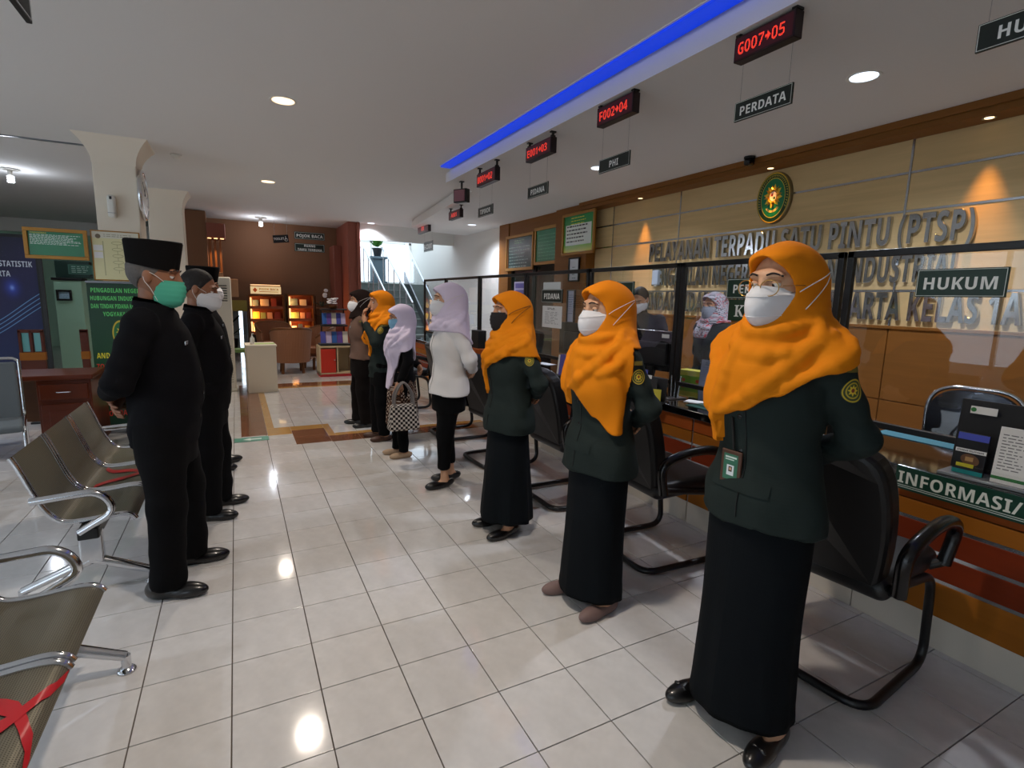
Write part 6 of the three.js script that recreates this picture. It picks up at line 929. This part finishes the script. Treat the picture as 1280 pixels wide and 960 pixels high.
function clerkBits() {
  { const p = onTop(866, 483), t = thing('tissue_box', 'yellow and green tissue box standing behind the glass', 'box', [p.x + .14, YT + .0005, p.z - .12], -Math.PI / 2 + .2); mesh('carton', rbox(.23, .11, .11, .004, 0, .055, 0), std('#c8c24a', .5), t); mesh('print', plate(.22, .06, 0, .035, .0558), printed(canvasTex(128, 40, (g, w, h) => { g.fillStyle = '#7fae3c'; g.fillRect(0, 0, w, h); g.fillStyle = '#c0502a'; g.beginPath(); g.arc(24, 26, 10, 0, 7); g.arc(100, 26, 10, 0, 7); g.fill(); }), .5), t); }
  { const p = onTop(884, 488), t = thing('notice_stand', 'upright pale notice sheet stand beside the tissue box', 'stand', [p.x + .1, YT + .0005, p.z - .08], -Math.PI / 2 + .15); mesh('sheet', rbox(.17, .21, .006, .001, 0, .115, 0, 0, -.1), std('#8f94a6', .4), t); mesh('print', put(new THREE.PlaneGeometry(.16, .2), 0, .115, .0038, 0, -.1), printed(canvasTex(128, 180, (g, w, h) => { g.fillStyle = '#9ba0b2'; g.fillRect(0, 0, w, h); scribble(g, 30, 16, 70, 2, 12, '#555a68', 4); scribble(g, 16, 50, 44, 8, 13, '#7d8292', 3); scribble(g, 70, 50, 44, 8, 13, '#7d8292', 3); }), .4), t); mesh('foot', rbox(.21, .01, .1, .002, 0, .005, .02), std('#9aa0a8', .2), t); }
  { const p = onTop(905, 497), t = thing('name_plate', 'small green desk plate with yellow lettering SEDANG MELAYANI', 'sign', [p.x + .05, YT + .0005, p.z - .02], -Math.PI / 2 + .1); mesh('plate', rbox(.26, .06, .02, .003, 0, .03, 0, 0, -.3), std('#15493a', .4), t); mesh('lettering', put(new THREE.PlaneGeometry(.25, .052), 0, .033, .0112, 0, -.3), printed(canvasTex(256, 54, (g, w, h) => { g.fillStyle = '#15493a'; g.fillRect(0, 0, w, h); g.strokeStyle = '#c9c04a'; g.strokeRect(4, 4, w - 8, h - 8); g.fillStyle = '#e0d84a'; g.font = 'bold 28px sans-serif'; g.fillText('SEDANG MELAYANI', 10, 37, w - 20); }), .4), t); }
  const mon = (x, z, turn, label) => { const t = thing('computer_monitor', label, 'monitor', [x, YT + .0005, z], turn, 'computer monitors on the counter'); mesh('housing', rbox(.52, .32, .035, .008, 0, .28, 0), M.blackGloss, t); mesh('rear_bulge', rbox(.3, .18, .04, .015, 0, .26, -.03), M.black, t); mesh('stem', rbox(.06, .14, .03, .006, 0, .08, -.03), M.black, t); mesh('foot', rbox(.24, .014, .17, .006, 0, .007, -.02), M.black, t); mesh('asset_label', rbox(.07, .03, .002, .0005, -.12, .40, -.0185), M.paper, t); };
  mon(2.98, -3.25, Math.PI / 2 + .15, 'black computer monitor seen from behind at the PHI window'); mon(2.98, -2.15, Math.PI / 2 + .1, 'black computer monitor seen from behind at the PERDATA window'); mon(2.98, -4.35, Math.PI / 2 + .1, 'black computer monitor seen from behind at the PIDANA window');
  { const p = onTop(588, 446), t = thing('wooden_box', 'small wooden tray box with a dark device at the far counter', 'box', [p.x + .1, YT + .0005, p.z]); mesh('tray', rbox(.2, .10, .3, .006, 0, .05, 0), M.deskWood, t); mesh('device', rbox(.1, .2, .2, .008, .0, .2, 0), M.black, t); }
  { const p = onTop(845, 498), t = thing('pen_bundle', 'upright steel pen posts before the glass frame', 'pens', [p.x - .02, YT + .0005, p.z]); mesh('base', rbox(.16, .008, .08, .002, 0, .004, 0), M.steelDull, t); for (let i = 0; i < 3; i++) mesh('pen', rod(V(0, .008, -.03 + i * .03), V(.01 * i, .16, -.035 + i * .034), .006, 8), M.steelStrip, t); }
  { const t = thing('clerk_chair', 'steel backed clerk chair behind the information window', 'chair', [3.62, 0, -1.42], -Math.PI / 2 + .15); const st = phys('#3c4048', .18, { metalness: .8 }); const bs = new THREE.Shape(); bs.moveTo(-.19, 0); bs.lineTo(-.215, .26); bs.quadraticCurveTo(-.21, .42, -.05, .425); bs.lineTo(.05, .425); bs.quadraticCurveTo(.21, .42, .215, .26); bs.lineTo(.19, 0); bs.closePath(); const b = new THREE.ExtrudeGeometry(bs, { depth: .02, bevelEnabled: true, bevelThickness: .008, bevelSize: .008, bevelSegments: 2, curveSegments: 10 }); mesh('backrest', put(b, 0, .50, -.19, 0, -.12), st, t); mesh('back_rim', bent([[-.21, .48, -.175], [-.235, .945, -.235], [.235, .945, -.235], [.21, .48, -.175]], .17, .012), M.chrome, t); mesh('seat', rbox(.44, .06, .44, .02, 0, .46, .02), M.blackVinyl, t); for (const s of [-1, 1]) for (const zz of [-.17, .2]) mesh('leg', rod(V(s * .2, .45, zz), V(s * .22, 0, zz * 1.1), .012), M.chrome, t); }
}
clerkBits();

renderer.render(scene, camera);
